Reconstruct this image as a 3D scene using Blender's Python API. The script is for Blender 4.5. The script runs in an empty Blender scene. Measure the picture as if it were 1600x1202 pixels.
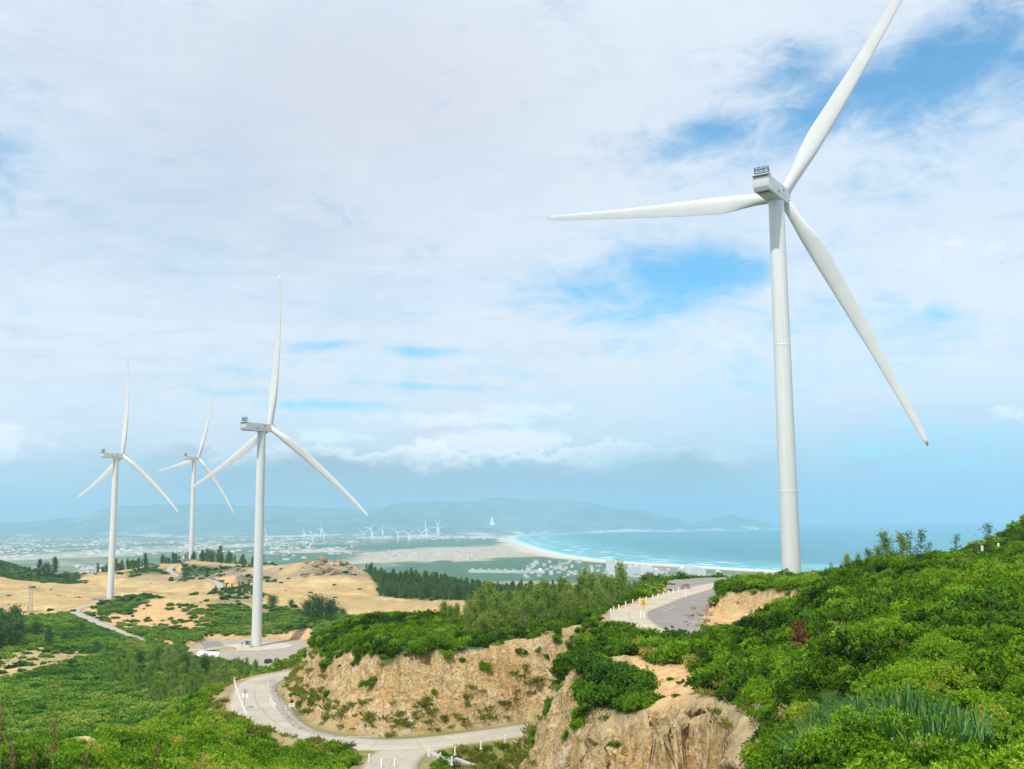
import bpy, math, random
import numpy as np

random.seed(7)
RNG = np.random.default_rng(7)
scene = bpy.context.scene
COL = scene.collection
R = math.radians

# ------------------------------------------------------------------ camera
EYE = 220.0                                   # metres above the sea
FPX, PITCH, ROLL = 1610.0, R(7.449), R(0.4)   # photo is 1600 x 1202
_cp, _sp = math.cos(PITCH), math.sin(PITCH)
_cr, _sr = math.cos(ROLL), math.sin(ROLL)
CF = np.array([0, _cp, _sp]); _u = np.array([0, -_sp, _cp]); _r = np.array([1., 0, 0])
CU = _cr * _u + _sr * _r
CR = _cr * _r - _sr * _u
cam_data = bpy.data.cameras.new("camera"); cam = bpy.data.objects.new("camera", cam_data)
COL.objects.link(cam); scene.camera = cam
cam_data.sensor_width = 36.0; cam_data.lens = 36.0 * FPX / 1600.0
cam_data.clip_start = 0.3; cam_data.clip_end = 120000.0
from mathutils import Matrix, Vector
cam.matrix_world = Matrix(((CR[0], CU[0], -CF[0], 0), (CR[1], CU[1], -CF[1], 0), (CR[2], CU[2], -CF[2], EYE), (0, 0, 0, 1)))


def ray(u, v):
    """direction (x, 1, z) per metre of forward distance"""
    d = CF * FPX + CR * (u - 800.0) + CU * (601.0 - v)
    return d / d[1]


def at(u, v, d):
    """world point seen at photo pixel (u, v) at forward distance d"""
    q = ray(u, v) * d
    return np.array([q[0], q[1], q[2] + EYE])


def atz(u, v, z):
    """world point seen at photo pixel (u, v) lying at height z (relative to the eye)"""
    q = ray(u, v)
    return at(u, v, z / q[2])


# ------------------------------------------------------------------ light
SUN_EL, SUN_AZ = 56.0, 205.0      # azimuth clockwise from the view direction (+Y)
sun_d = bpy.data.lights.new("sun", 'SUN'); sun_d.energy = 4.4; sun_d.angle = R(1.5); sun_d.color = (1.0, 0.95, 0.86)
sun = bpy.data.objects.new("sun", sun_d); COL.objects.link(sun)
_sd = Vector((math.sin(R(SUN_AZ)) * math.cos(R(SUN_EL)), math.cos(R(SUN_AZ)) * math.cos(R(SUN_EL)), math.sin(R(SUN_EL))))
sun.rotation_euler = _sd.to_track_quat('Z', 'Y').to_euler()
sun.location = (0, 0, EYE + 300)

scene.view_settings.view_transform = 'Standard'; scene.view_settings.look = 'None'
scene.view_settings.gamma = 1.0; scene.view_settings.exposure = 0.15
scene.render.engine = 'CYCLES'
cy = scene.cycles
cy.use_denoising = True
try:
    cy.denoiser = 'OPENIMAGEDENOISE'; cy.denoising_input_passes = 'RGB_ALBEDO_NORMAL'; cy.denoising_prefilter = 'ACCURATE'
except Exception:
    pass
cy.max_bounces = 6; cy.diffuse_bounces = 3; cy.glossy_bounces = 2; cy.transmission_bounces = 3; cy.volume_bounces = 1
cy.transparent_max_bounces = 4; cy.caustics_reflective = False; cy.caustics_refractive = False
cy.use_adaptive_sampling = True; cy.adaptive_threshold = 0.02
cy.sample_clamp_indirect = 6.0


# ------------------------------------------------------------------ node helpers
class NT:
    def __init__(self, tree):
        self.t = tree; self.n = tree.nodes; self.l = tree.links

    def node(self, typ, **kw):
        n = self.n.new(typ)
        for k, v in kw.items():
            setattr(n, k, v)
        return n

    def put(self, sock, val):
        if val is None:
            return
        if hasattr(val, 'is_output') or isinstance(val, bpy.types.NodeSocket):
            self.l.new(val, sock)
        else:
            if isinstance(val, (tuple, list)) and len(val) == 3 and sock.type == 'RGBA':
                val = (*val, 1.0)
            sock.default_value = val

    def math(self, op, a, b=None, c=None, clamp=False):
        n = self.node('ShaderNodeMath', operation=op, use_clamp=clamp)
        for i, x in enumerate((a, b, c)):
            if x is not None:
                self.put(n.inputs[i], x)
        return n.outputs[0]

    def vmath(self, op, a, b=None, scale=None):
        n = self.node('ShaderNodeVectorMath', operation=op)
        self.put(n.inputs[0], a)
        if b is not None:
            self.put(n.inputs[1], b)
        if scale is not None:
            self.put(n.inputs['Scale'], scale)
        return n.outputs['Value'] if op in ('DOT_PRODUCT', 'LENGTH', 'DISTANCE') else n.outputs['Vector']

    def mix(self, f, a, b, blend='MIX'):
        n = self.node('ShaderNodeMix', data_type='RGBA', blend_type=blend, clamp_factor=True)
        self.put(n.inputs[0], f); self.put(n.inputs[6], a); self.put(n.inputs[7], b)
        return n.outputs[2]

    def ramp(self, f, stops, interp='LINEAR'):
        n = self.node('ShaderNodeValToRGB'); n.color_ramp.interpolation = interp
        e = n.color_ramp.elements
        while len(e) > 1:
            e.remove(e[-1])
        for i, (p, c) in enumerate(stops):
            x = e[0] if i == 0 else e.new(p)
            x.position = p
            if not isinstance(c, (tuple, list)):
                c = (c, c, c)
            x.color = (*c[:3], 1.0)
        self.put(n.inputs[0], f)
        return n.outputs[0]

    def sstep(self, x, lo, hi):
        n = self.node('ShaderNodeMapRange', interpolation_type='SMOOTHSTEP', clamp=True)
        self.put(n.inputs[0], x); self.put(n.inputs[1], lo); self.put(n.inputs[2], hi)
        n.inputs[3].default_value = 0.0; n.inputs[4].default_value = 1.0
        return n.outputs[0]

    def noise(self, vec, scale, detail=4.0, rough=0.55, dist=0.0, out='Fac', lac=2.0):
        n = self.node('ShaderNodeTexNoise')
        if vec is not None:
            self.put(n.inputs['Vector'], vec)
        n.inputs['Scale'].default_value = scale; n.inputs['Detail'].default_value = detail
        n.inputs['Roughness'].default_value = rough; n.inputs['Distortion'].default_value = dist
        n.inputs['Lacunarity'].default_value = lac
        return n.outputs[out]

    def voronoi(self, vec, scale, out='Distance', feature='F1', rand=1.0):
        n = self.node('ShaderNodeTexVoronoi', feature=feature)
        self.put(n.inputs['Vector'], vec); n.inputs['Scale'].default_value = scale
        n.inputs['Randomness'].default_value = rand
        return n.outputs[out]

    def mapping(self, vec, scale=(1, 1, 1), rot=(0, 0, 0), loc=(0, 0, 0)):
        n = self.node('ShaderNodeMapping')
        self.put(n.inputs['Vector'], vec); n.inputs['Scale'].default_value = scale
        n.inputs['Rotation'].default_value = rot; n.inputs['Location'].default_value = loc
        return n.outputs[0]

    def attr(self, name, out='Fac', typ='GEOMETRY'):
        n = self.node('ShaderNodeAttribute', attribute_name=name, attribute_type=typ)
        return n.outputs[out]

    def bump(self, h, strength=0.5, dist=1.0):
        n = self.node('ShaderNodeBump'); n.inputs['Strength'].default_value = strength
        n.inputs['Distance'].default_value = dist; self.put(n.inputs['Height'], h)
        return n.outputs[0]


def new_mat(name):
    m = bpy.data.materials.new(name); m.use_nodes = True
    for n in list(m.node_tree.nodes):
        m.node_tree.nodes.remove(n)
    t = NT(m.node_tree)
    out = t.node('ShaderNodeOutputMaterial')
    b = t.node('ShaderNodeBsdfPrincipled')
    t.l.new(b.outputs[0], out.inputs[0])
    return m, t, b, out


def simple_mat(name, col, rough=0.6, metal=0.0, var=0.08, scale=1.5, spec=0.4, coords='Object'):
    """base colour with a little large and fine mottling"""
    m, t, b, _ = new_mat(name)
    co = t.node('ShaderNodeTexCoord').outputs[coords]
    n1 = t.noise(co, scale, 5, 0.6)
    c0 = tuple(max(0, x * (1 - var * 1.6)) for x in col); c1 = tuple(min(1, x * (1 + var)) for x in col)
    t.put(b.inputs['Base Color'], t.ramp(n1, [(0.3, c0), (0.7, c1)]))
    b.inputs['Roughness'].default_value = rough; b.inputs['Metallic'].default_value = metal
    b.inputs['Specular IOR Level'].default_value = spec
    return m


# ------------------------------------------------------------------ mesh helpers
def np_mesh(name, V, F, mat=None, smooth=False):
    """V (n,3), F (m,k) all faces the same k, or a list of faces"""
    me = bpy.data.meshes.new(name)
    V = np.asarray(V, dtype=np.float32)
    if isinstance(F, np.ndarray):
        m, k = F.shape
        me.vertices.add(len(V)); me.vertices.foreach_set('co', V.ravel())
        me.loops.add(m * k); me.loops.foreach_set('vertex_index', F.astype(np.int32).ravel())
        me.polygons.add(m)
        me.polygons.foreach_set('loop_start', np.arange(0, m * k, k, dtype=np.int32))
        me.polygons.foreach_set('loop_total', np.full(m, k, dtype=np.int32))
        me.update(calc_edges=True)
    else:
        me.from_pydata(V.tolist(), [], F); me.update()
    if smooth:
        me.polygons.foreach_set('use_smooth', np.ones(len(me.polygons), dtype=bool))
    if mat:
        me.materials.append(mat)
    return me


def fattr(me, name, arr, domain='POINT'):
    a = me.attributes.new(name, 'FLOAT', domain)
    a.data.foreach_set('value', np.asarray(arr, dtype=np.float32).ravel())


def link(name, me, parent=None, loc=None, rot=None):
    o = bpy.data.objects.new(name, me); COL.objects.link(o)
    if parent is not None:
        o.parent = parent
    if loc is not None:
        o.location = tuple(float(x) for x in loc)
    if rot is not None:
        o.rotation_euler = rot
    return o


def tag(o, label=None, cat=None, group=None, kind=None):
    if label: o['label'] = label
    if cat: o['category'] = cat
    if group: o['group'] = group
    if kind: o['kind'] = kind
    return o


def empty(name, loc=(0, 0, 0), rz=0.0):
    o = bpy.data.objects.new(name, None); COL.objects.link(o)
    o.empty_display_size = 0.3
    o.location = tuple(float(x) for x in loc); o.rotation_euler = (0, 0, rz)
    return o


def copy_tree(o, parent=None):
    c = o.copy(); COL.objects.link(c)
    if parent is not None:
        c.parent = parent
    for ch in list(o.children):
        copy_tree(ch, c)
    return c


class MB:
    """collects simple solids into one mesh"""
    def __init__(self):
        self.v = []; self.f = []

    def add(self, V, F):
        n = len(self.v)
        self.v += [tuple(float(q) for q in p) for p in V]
        self.f += [tuple(int(i) + n for i in f) for f in F]
        return self

    def box(self, c, s, rz=0.0, bev=0.0):
        cx, cy_, cz = c; hx, hy, hz = s[0] / 2, s[1] / 2, s[2] / 2
        if bev <= 0:
            P = [(-hx, -hy, -hz), (hx, -hy, -hz), (hx, hy, -hz), (-hx, hy, -hz), (-hx, -hy, hz), (hx, -hy, hz), (hx, hy, hz), (-hx, hy, hz)]
            Fs = [(0, 3, 2, 1), (4, 5, 6, 7), (0, 1, 5, 4), (1, 2, 6, 5), (2, 3, 7, 6), (3, 0, 4, 7)]
        else:
            ring = lambda a, b_, z: [(-a + b_, -hy_, z) for hy_ in ()]
            P = []; Fs = []
            lay = [(-hz, bev), (-hz + bev, 0), (hz - bev, 0), (hz, bev)]
            for z, q in lay:
                a, b2 = hx - q, hy - q; k = bev
                P += [(-a + k, -b2, z), (a - k, -b2, z), (a, -b2 + k, z), (a, b2 - k, z), (a - k, b2, z), (-a + k, b2, z), (-a, b2 - k, z), (-a, -b2 + k, z)]
            for l in range(3):
                for i in range(8):
                    j = (i + 1) % 8
                    Fs.append((l * 8 + i, l * 8 + j, l * 8 + 8 + j, l * 8 + 8 + i))
            Fs.append(tuple(range(7, -1, -1))); Fs.append(tuple(range(24, 32)))
        c_, s_ = math.cos(rz), math.sin(rz)
        P = [(cx + x * c_ - y * s_, cy_ + x * s_ + y * c_, cz + z) for x, y, z in P]
        return self.add(P, Fs)

    def tube(self, pts, rad, n=10, cap=True):
        """pts list of 3-vectors, rad scalar or list"""
        pts = [np.asarray(p, float) for p in pts]
        if not hasattr(rad, '__len__'):
            rad = [rad] * len(pts)
        V = []; Fs = []
        for i, p in enumerate(pts):
            a = pts[max(i - 1, 0)]; b = pts[min(i + 1, len(pts) - 1)]
            d = b - a; d = d / (np.linalg.norm(d) + 1e-9)
            ref = np.array([1.0, 0, 0]) if abs(d[0]) < 0.9 else np.array([0, 1.0, 0])
            e1 = np.cross(d, ref); e1 /= np.linalg.norm(e1); e2 = np.cross(d, e1)
            for k in range(n):
                a_ = 2 * math.pi * k / n
                V.append(p + rad[i] * (math.cos(a_) * e1 + math.sin(a_) * e2))
        for i in range(len(pts) - 1):
            for k in range(n):
                j = (k + 1) % n
                Fs.append((i * n + k, i * n + j, i * n + n + j, i * n + n + k))
        if cap:
            Fs.append(tuple(range(n - 1, -1, -1))); Fs.append(tuple(range((len(pts) - 1) * n, len(pts) * n)))
        return self.add(V, Fs)

    def build(self, name, mat, parent=None, smooth=False, loc=None, auto=None):
        me = np_mesh(name, np.array(self.v), self.f, mat, smooth)
        if auto is not None:
            me.polygons.foreach_set('use_smooth', np.ones(len(me.polygons), dtype=bool))
            try:
                me.set_sharp_from_angle(angle=auto)
            except Exception:
                pass
        return link(name, me, parent, loc)


# ------------------------------------------------------------------ noise in numpy
def _hash(ix, iy, s):
    h = (ix.astype(np.int64) * 374761393 + iy.astype(np.int64) * 668265263 + s * 982451653) & 0x7fffffff
    h = ((h ^ (h >> 13)) * 1274126177) & 0x7fffffff
    return ((h ^ (h >> 16)) & 0xffff) / 65535.0


def vnoise(x, y, s=0):
    ix = np.floor(x); iy = np.floor(y); fx = x - ix; fy = y - iy
    fx = fx * fx * fx * (fx * (fx * 6 - 15) + 10); fy = fy * fy * fy * (fy * (fy * 6 - 15) + 10)
    a = _hash(ix, iy, s); b = _hash(ix + 1, iy, s); c = _hash(ix, iy + 1, s); d = _hash(ix + 1, iy + 1, s)
    return (a + (b - a) * fx + (c - a) * fy + (a - b - c + d) * fx * fy) * 2 - 1


def fbm(x, y, o=4, s=0, g=0.5):
    r = 0; a = 1; t = 0
    for i in range(o):
        r = r + a * vnoise(x * 2 ** i + 17.3 * i, y * 2 ** i - 9.1 * i, s + i); t += a; a *= g
    return r / t


def sm(x, lo, hi):
    t = np.clip((x - lo) / (hi - lo), 0, 1)
    return t * t * (3 - 2 * t)


def inpoly(px, py, poly):
    poly = np.asarray(poly); n = len(poly); r = np.zeros(px.shape, bool)
    j = n - 1
    for i in range(n):
        xi, yi = poly[i][0], poly[i][1]; xj, yj = poly[j][0], poly[j][1]
        c = ((yi > py) != (yj > py)) & (px < (xj - xi) * (py - yi) / (yj - yi + 1e-12) + xi)
        r ^= c; j = i
    return r


def seg_dist(px, py, line):
    """distance to a polyline, plus height (3rd coordinate) and side (+ left) at the nearest point"""
    best = np.full(px.shape, 1e9); zz = np.zeros(px.shape); side = np.zeros(px.shape)
    for a, b in zip(line[:-1], line[1:]):
        dx, dy = b[0] - a[0], b[1] - a[1]; L = dx * dx + dy * dy + 1e-9
        t = np.clip(((px - a[0]) * dx + (py - a[1]) * dy) / L, 0, 1)
        d = np.hypot(px - a[0] - t * dx, py - a[1] - t * dy)
        m = d < best
        best = np.where(m, d, best); zz = np.where(m, a[2] + t * (b[2] - a[2]), zz)
        side = np.where(m, np.sign(dx * (py - a[1]) - dy * (px - a[0])), side)
    return best, zz, side


def poly_dist(px, py, poly):
    """signed distance to a polygon, positive inside"""
    q = [tuple(p[:2]) + (0,) for p in poly]; q.append(q[0])
    d, _, _ = seg_dist(px, py, q)
    return np.where(inpoly(px, py, poly), d, -d)


def smooth_line(pts, step=2.0):
    """Catmull-Rom through 3-D points, resampled"""
    P = np.array(pts, float); P = np.vstack([2 * P[0] - P[1], P, 2 * P[-1] - P[-2]])
    out = []
    for i in range(1, len(P) - 2):
        n = max(2, int(np.linalg.norm(P[i + 1] - P[i]) / step))
        for k in range(n):
            t = k / n
            out.append(0.5 * ((2 * P[i]) + (-P[i - 1] + P[i + 1]) * t + (2 * P[i - 1] - 5 * P[i] + 4 * P[i + 1] - P[i + 2]) * t * t + (-P[i - 1] + 3 * P[i] - 3 * P[i + 1] + P[i + 2]) * t ** 3))
    out.append(P[-2])
    return np.array(out)

# ------------------------------------------------------------------ sky
world = bpy.data.worlds.new("World"); scene.world = world; world.use_nodes = True
for n in list(world.node_tree.nodes): world.node_tree.nodes.remove(n)
t = NT(world.node_tree)
wo = t.node('ShaderNodeOutputWorld'); bg = t.node('ShaderNodeBackground'); t.l.new(bg.outputs[0], wo.inputs[0])
SKY = 0.1
bg.inputs[1].default_value = SKY
sky = t.node('ShaderNodeTexSky', sky_type='NISHITA'); sky.sun_disc = False
sky.sun_elevation = R(SUN_EL); sky.sun_rotation = R(SUN_AZ); sky.altitude = 200; sky.air_density = 1.0; sky.dust_density = 1.0; sky.ozone_density = 1.6
gen = t.node('ShaderNodeTexCoord').outputs['Generated']
sx = t.node('ShaderNodeSeparateXYZ'); t.put(sx.inputs[0], gen); X, Y, Zs = sx.outputs
az = t.math('MULTIPLY', t.math('ARCTAN2', X, Y), 57.2958)                       # degrees, clockwise from the view
el = t.math('MULTIPLY', t.math('ARCSINE', Zs), 57.2958)
# clouds live on a level sheet high above: project the direction on it
zz = t.math('MAXIMUM', t.math('ADD', Zs, 0.16), 0.05)
cb = t.node('ShaderNodeCombineXYZ'); t.put(cb.inputs[0], t.math('DIVIDE', X, zz)); t.put(cb.inputs[1], t.math('DIVIDE', Y, zz))
P = cb.outputs[0]
ca = t.node('ShaderNodeCombineXYZ'); t.put(ca.inputs[0], az); t.put(ca.inputs[1], t.math('MULTIPLY', el, 1.35)); t.put(ca.inputs[2], t.math('MULTIPLY', Zs, 3))
A = ca.outputs[0]
n_big = t.noise(P, 0.9, 6, 0.58, 0.4)
n_mid = t.noise(A, 0.16, 7, 0.62, 0.5)
n_fine = t.noise(t.mapping(A, scale=(0.6, 1, 1), rot=(0, 0, -0.35)), 0.45, 7, 0.66, 0.8)
wisp = t.math('ADD', t.math('MULTIPLY', t.math('SUBTRACT', n_mid, 0.5), 1.5), t.math('MULTIPLY', t.math('SUBTRACT', n_fine, 0.5), 1.3))
def dirdeg(u, v):
    d = ray(u, v); d = d / np.linalg.norm(d)
    return math.degrees(math.atan2(d[0], d[1])), math.degrees(math.asin(d[2]))
def blob(u, v, ru, rv, rot=0.0):
    """a soft elliptical patch of sky: centre given by its bearing and elevation, radii in degrees"""
    a0, e0 = dirdeg(u, v); k = 0.0355
    dx = t.math('SUBTRACT', az, a0); dy = t.math('SUBTRACT', el, e0)
    c, s = math.cos(rot), math.sin(rot)
    p = t.math('ADD', t.math('MULTIPLY', dx, c / (ru * k)), t.math('MULTIPLY', dy, s / (ru * k)))
    q = t.math('ADD', t.math('MULTIPLY', dx, -s / (rv * k)), t.math('MULTIPLY', dy, c / (rv * k)))
    r2 = t.math('ADD', t.math('MULTIPLY', p, p), t.math('MULTIPLY', q, q))
    return t.math('POWER', 2.718, t.math('MULTIPLY', r2, -1.0))
holes = None
for (u, v, ru, rv, rot, k) in [(1490, 100, 220, 85, 0.28, 1.05), (1620, 70, 170, 105, 0.0, 0.9), (1300, 170, 200, 56, 0.30, 1.0), (1120, 212, 120, 38, 0.12, 0.95), (1240, 110, 100, 46, 0.3, 0.65),
                               (1040, 440, 205, 54, 0.08, 1.0), (960, 490, 130, 34, 0.0, 0.75), (1160, 410, 90, 30, 0.2, 0.6), (1475, 492, 70, 22, 0.0, 0.6), (1000, 545, 90, 40, 0, 0.4), (1390, 310, 80, 18, -0.1, 0.35),
                               (500, 540, 60, 10, 0.1, 0.7), (660, 550, 80, 12, 0.0, 0.75), (520, 632, 130, 11, 0.0, 0.85), (660, 604, 130, 9, -0.05, 0.7), (380, 615, 70, 9, 0.05, 0.5), (0, 240, 70, 70, 0.6, 0.36), (800, 585, 80, 14, 0, 0.5),
                               (1500, 690, 330, 90, 0.0, 0.34), (1560, 250, 120, 60, 0.3, 0.4), (1330, 60, 70, 50, 0.2, 0.35), (880, 620, 120, 14, 0.0, 0.4), (1060, 620, 120, 40, 0, 0.4), (1200, 490, 480, 190, 0.15, 0.34), (1420, 200, 340, 140, 0.25, 0.36), (550, 600, 330, 60, 0, 0.22)]:
    h_ = t.math('MULTIPLY', blob(u, v, ru, rv, rot), k)
    holes = h_ if holes is None else t.math('MAXIMUM', holes, h_)
hole = t.math('MULTIPLY', 0.9, t.sstep(t.math('ADD', holes, t.math('MULTIPLY', wisp, 0.95)), 0.10, 1.10))
# outside the part of the sky in view the cover is broken by noise alone
cover = t.math('SUBTRACT', 1.0, hole, clamp=True)
cover = t.math('MULTIPLY', cover, t.math('ADD', 0.86, t.math('MULTIPLY', t.sstep(n_big, 0.35, 0.6), 0.14)))
puffs = None
for (u, v, ru, rv, k) in [(770, 690, 130, 26, 1.0), (700, 655, 200, 24, 0.6), (30, 680, 70, 36, 0.7), (830, 640, 160, 26, 0.5), (1140, 700, 60, 22, 0.5), (1590, 640, 60, 26, 0.6), (500, 680, 120, 18, 0.5), (180, 500, 260, 60, 0.2), (1450, 390, 220, 60, 0.5), (1150, 520, 160, 50, 0.45), (1130, 245, 140, 40, 0.5)]:
    h_ = t.math('MULTIPLY', blob(u, v, ru, rv, 0.0), k)
    puffs = h_ if puffs is None else t.math('MAXIMUM', puffs, h_)
puff = t.sstep(t.math('ADD', puffs, t.math('ADD', t.math('MULTIPLY', wisp, 0.75), t.math('MULTIPLY', t.math('SUBTRACT', t.noise(A, 0.85, 6, 0.6, 0.3), 0.5), 0.9))), 0.34, 0.74)
greys = None
for (u, v, ru, rv, k) in [(330, 330, 360, 130, 1.1), (480, 400, 200, 60, 0.6), (560, 730, 260, 30, 0.8), (150, 740, 260, 50, 0.8), (900, 720, 220, 40, 0.8), (780, 770, 500, 40, 0.8), (60, 60, 160, 120, 0.5), (1100, 760, 300, 50, 0.6)]:
    h_ = t.math('MULTIPLY', blob(u, v, ru, rv, 0.0), k)
    greys = h_ if greys is None else t.math('MAXIMUM', greys, h_)
shade = t.math('ADD', t.math('MULTIPLY', greys, 0.7), t.math('ADD', t.math('MULTIPLY', wisp, 0.5), t.math('MULTIPLY', t.math('SUBTRACT', t.noise(t.mapping(A, scale=(0.35, 1.6, 1)), 0.4, 6, 0.62, 0.6), 0.48), 1.5)), clamp=True)
cl = t.mix(shade, (0.74, 0.81, 0.89), (0.55, 0.645, 0.76))
warm = blob(560, 150, 420, 170, 0)
cl = t.mix(t.math('MULTIPLY', warm, 0.85), cl, (0.635, 0.655, 0.74))
veil = t.math('MAXIMUM', blob(1480, 740, 420, 95, 0), t.math('MULTIPLY', blob(1250, 800, 700, 60, 0), 0.9))
cl = t.mix(t.math('MULTIPLY', veil, 0.85), cl, (0.345, 0.565, 0.75))
cl = t.mix(t.math('MULTIPLY', blob(200, 780, 560, 70, 0), 0.75), cl, (0.47, 0.615, 0.765))
cl = t.mix(t.math('MULTIPLY', puff, 0.9), cl, (0.93, 0.955, 0.975))
# a bank of cumulus low over the far hills: grey blue bodies, white tops
ftop = t.math('SUBTRACT', t.math('SUBTRACT', el, 3.75), t.math('MULTIPLY', t.math('SUBTRACT', t.noise(t.mapping(A, scale=(.55, 1, 1)), 0.42, 8, 0.60, 0.25), 0.5), 4.6))
ftop = t.math('ADD', ftop, t.math('MULTIPLY', t.math('SUBTRACT', t.noise(A, 1.7, 5, 0.6, 0.2), 0.5), 0.9))
wb = t.math('MULTIPLY', t.sstep(az, 17, 9), t.sstep(az, -24, -14))
body = t.math('MULTIPLY', t.sstep(ftop, 0.16, -0.22), t.math('MULTIPLY', wb, 0.92))
rim = t.math('MULTIPLY', t.math('MULTIPLY', t.sstep(ftop, -1.0, -0.05), t.sstep(ftop, 0.30, 0.05)), t.math('MAXIMUM', blob(720, 690, 330, 60, 0), t.math('MULTIPLY', wb, 0.28)))
cl = t.mix(body, cl, t.ramp(t.math('MULTIPLY', ftop, -0.22), [(0.0, (0.42, 0.50, 0.585)), (0.35, (0.335, 0.44, 0.54)), (1.0, (0.345, 0.48, 0.60))]))
cl = t.mix(rim, cl, (1.0, 1.02, 1.03))
cl10 = t.mix(1.0, cl, (1 / SKY, 1 / SKY, 1 / SKY), 'MULTIPLY')
blue = t.mix(1.0, sky.outputs[0], (0.55, 1.45, 1.68), 'MULTIPLY')
t.put(bg.inputs[0], t.mix(cover, blue, cl10))
# the mixes above must not clamp bright values
for n in t.n:
    if n.bl_idname == 'ShaderNodeMix': n.clamp_result = False
world.cycles.sampling_method = 'AUTOMATIC'

# ------------------------------------------------------------------ terrain of the headland
# roads first: they are level lines the hills are cut back from (heights relative to the eye)
UP_Z, LOW_Z, PAD_Z = -12.8, -25.0, -56.6
up_road = smooth_line([atz(u, v, UP_Z) - (0, 0, EYE) for u, v in
                       [(1150, 1036), (1085, 1013), (1035, 1000), (1004, 985), (984, 967), (986, 956), (1010, 947), (1045, 934), (1080, 924), (1112, 916), (1150, 909)]])
low_road = smooth_line([atz(u, v, LOW_Z) - (0, 0, EYE) for u, v in
                        [(500, 1046), (440, 1056), (408, 1066), (398, 1082), (404, 1102), (425, 1126), (470, 1150), (560, 1163), (640, 1163), (720, 1155), (800, 1144), (846, 1137)]])
low_branch = smooth_line([atz(u, v, LOW_Z) - (0, 0, EYE) for u, v in
                          [(690, 1160), (640, 1171), (612, 1192), (612, 1220), (632, 1265), (690, 1350), (790, 1460), (840, 1510)]])
far_road = smooth_line([at(*p) - (0, 0, EYE) for p in
                        [(345, 1012, 470), (320, 1016, 460), (285, 1014, 465), (235, 1008, 475), (180, 985, 520), (142, 968, 560), (118, 955, 610), (150, 944, 680), (215, 939, 715), (290, 936, 735), (340, 922, 815),
                         (335, 908, 890), (290, 902, 925), (265, 893, 960), (274, 883, 1000), (299, 877, 1020)]], 6)
up_plat = [tuple(atz(u, v, UP_Z)[:2]) for u, v in [(1012, 975), (1008, 958), (1060, 930), (1110, 915), (1128, 915), (1112, 945), (1098, 972), (1150, 1000), (1060, 1000)]]
far_plat = [tuple(atz(u, v, UP_Z)[:2]) for u, v in [(1040, 921), (1050, 907), (1085, 904), (1140, 903), (1140, 912), (1090, 922)]]
pad_poly = [tuple(atz(u, v, PAD_Z)[:2]) for u, v in [(300, 1012), (330, 999), (380, 1001), (470, 1000), (480, 1015), (452, 1030), (430, 1046), (360, 1038), (310, 1035)]]

CP = []
def C_(u, v, d): q = ray(u, v); CP.append((q[0], d, q[2]))
def H_(u, z, d): CP.append(((u - 800) / FPX, d, z / d))
for p in [
    # near right hill
    (1400, 1100, 34), (1590, 1100, 30), (1300, 1195, 27), (1500, 1195, 25), (1190, 1195, 44), (1180, 1110, 55), (1200, 1150, 46), (1750, 1150, 27), (1800, 1000, 50), (1760, 890, 110),
    (1590, 1000, 52), (1400, 1000, 55), (1280, 1000, 72), (1590, 950, 70), (1400, 935, 85), (1260, 945, 100), (1590, 902, 115), (1480, 905, 112),
    (1400, 901, 118), (1400, 893, 135), (1300, 906, 140), (1250, 910, 150), (1200, 914, 158), (1150, 922, 172), (1480, 880, 140), (1540, 874, 142), (1600, 862, 150),
    (1590, 832, 190), (1640, 808, 188), (1720, 790, 185), (1562, 856, 182), (1540, 872, 175), (1110, 1018, 97), (1040, 1014, 101), (1150, 1012, 97), (1190, 1012, 98), (1250, 992, 100), (1190, 922, 136), (1245, 932, 126), (1150, 917, 148), (1130, 925, 160),
    # bench, near cliff and hump
    (1080, 1080, 76), (1060, 1092, 73.5), (1130, 1095, 68), (1150, 1115, 62), (1010, 1060, 84), (902, 1047, 88), (868, 1093, 96), (838, 1137, 104), (815, 1172, 111),
    (960, 990, 113), (930, 1003, 112), (940, 1018, 103), (990, 1024, 100), (960, 1040, 95), (1003, 1015, 103), (890, 1020, 112),
    # central hill
    (560, 974, 160), (620, 1000, 140), (700, 1005, 139), (790, 1000, 142), (870, 1010, 130), (520, 990, 160), (470, 1020, 158), (590, 1015, 132), (700, 1012, 133), (640, 968, 165), (445, 1035, 168), (410, 1065, 180),
    # left valley and far slope
    (0, 1135, 230), (100, 1115, 235), (200, 1112, 228), (0, 1065, 330), (100, 1045, 340), (200, 1055, 320), (300, 1063, 310), (0, 1005, 420), (100, 992, 450), (210, 1012, 440), (300, 1022, 430), (380, 1052, 365),
    (-150, 1010, 420), (-150, 1100, 260), (430, 1050, 400),
    # sand, hillock and the ridge of the second turbine
    (50, 955, 640), (0, 938, 690), (50, 930, 735), (172, 936, 735), (50, 908, 900), (200, 908, 900), (110, 918, 830), (250, 938, 715), (345, 920, 820), (300, 903, 920), (330, 930, 740),
    (225, 936, 612), (160, 945, 605), (285, 947, 592), (300, 974, 545), (220, 977, 550), (140, 972, 545), (110, 955, 610), (360, 960, 570), (450, 992, 505), (500, 972, 520), (540, 965, 570), (400, 985, 530), (340, 990, 520),
    (450, 932, 640), (600, 935, 650), (700, 943, 640), (735, 935, 680), (650, 912, 740), (570, 898, 790), (450, 902, 780), (510, 874, 830), (480, 886, 815), (548, 884, 832), (400, 940, 620), (380, 915, 760), (560, 960, 600),
    (400, 882, 950), (350, 884, 960), (299, 878, 1014), (260, 880, 985), (200, 892, 950), (330, 893, 945), (430, 884, 920), (0, 876, 1000), (60, 892, 970), (100, 905, 930), (-150, 865, 1000), (-150, 930, 740)]:
    C_(*p)
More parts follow.
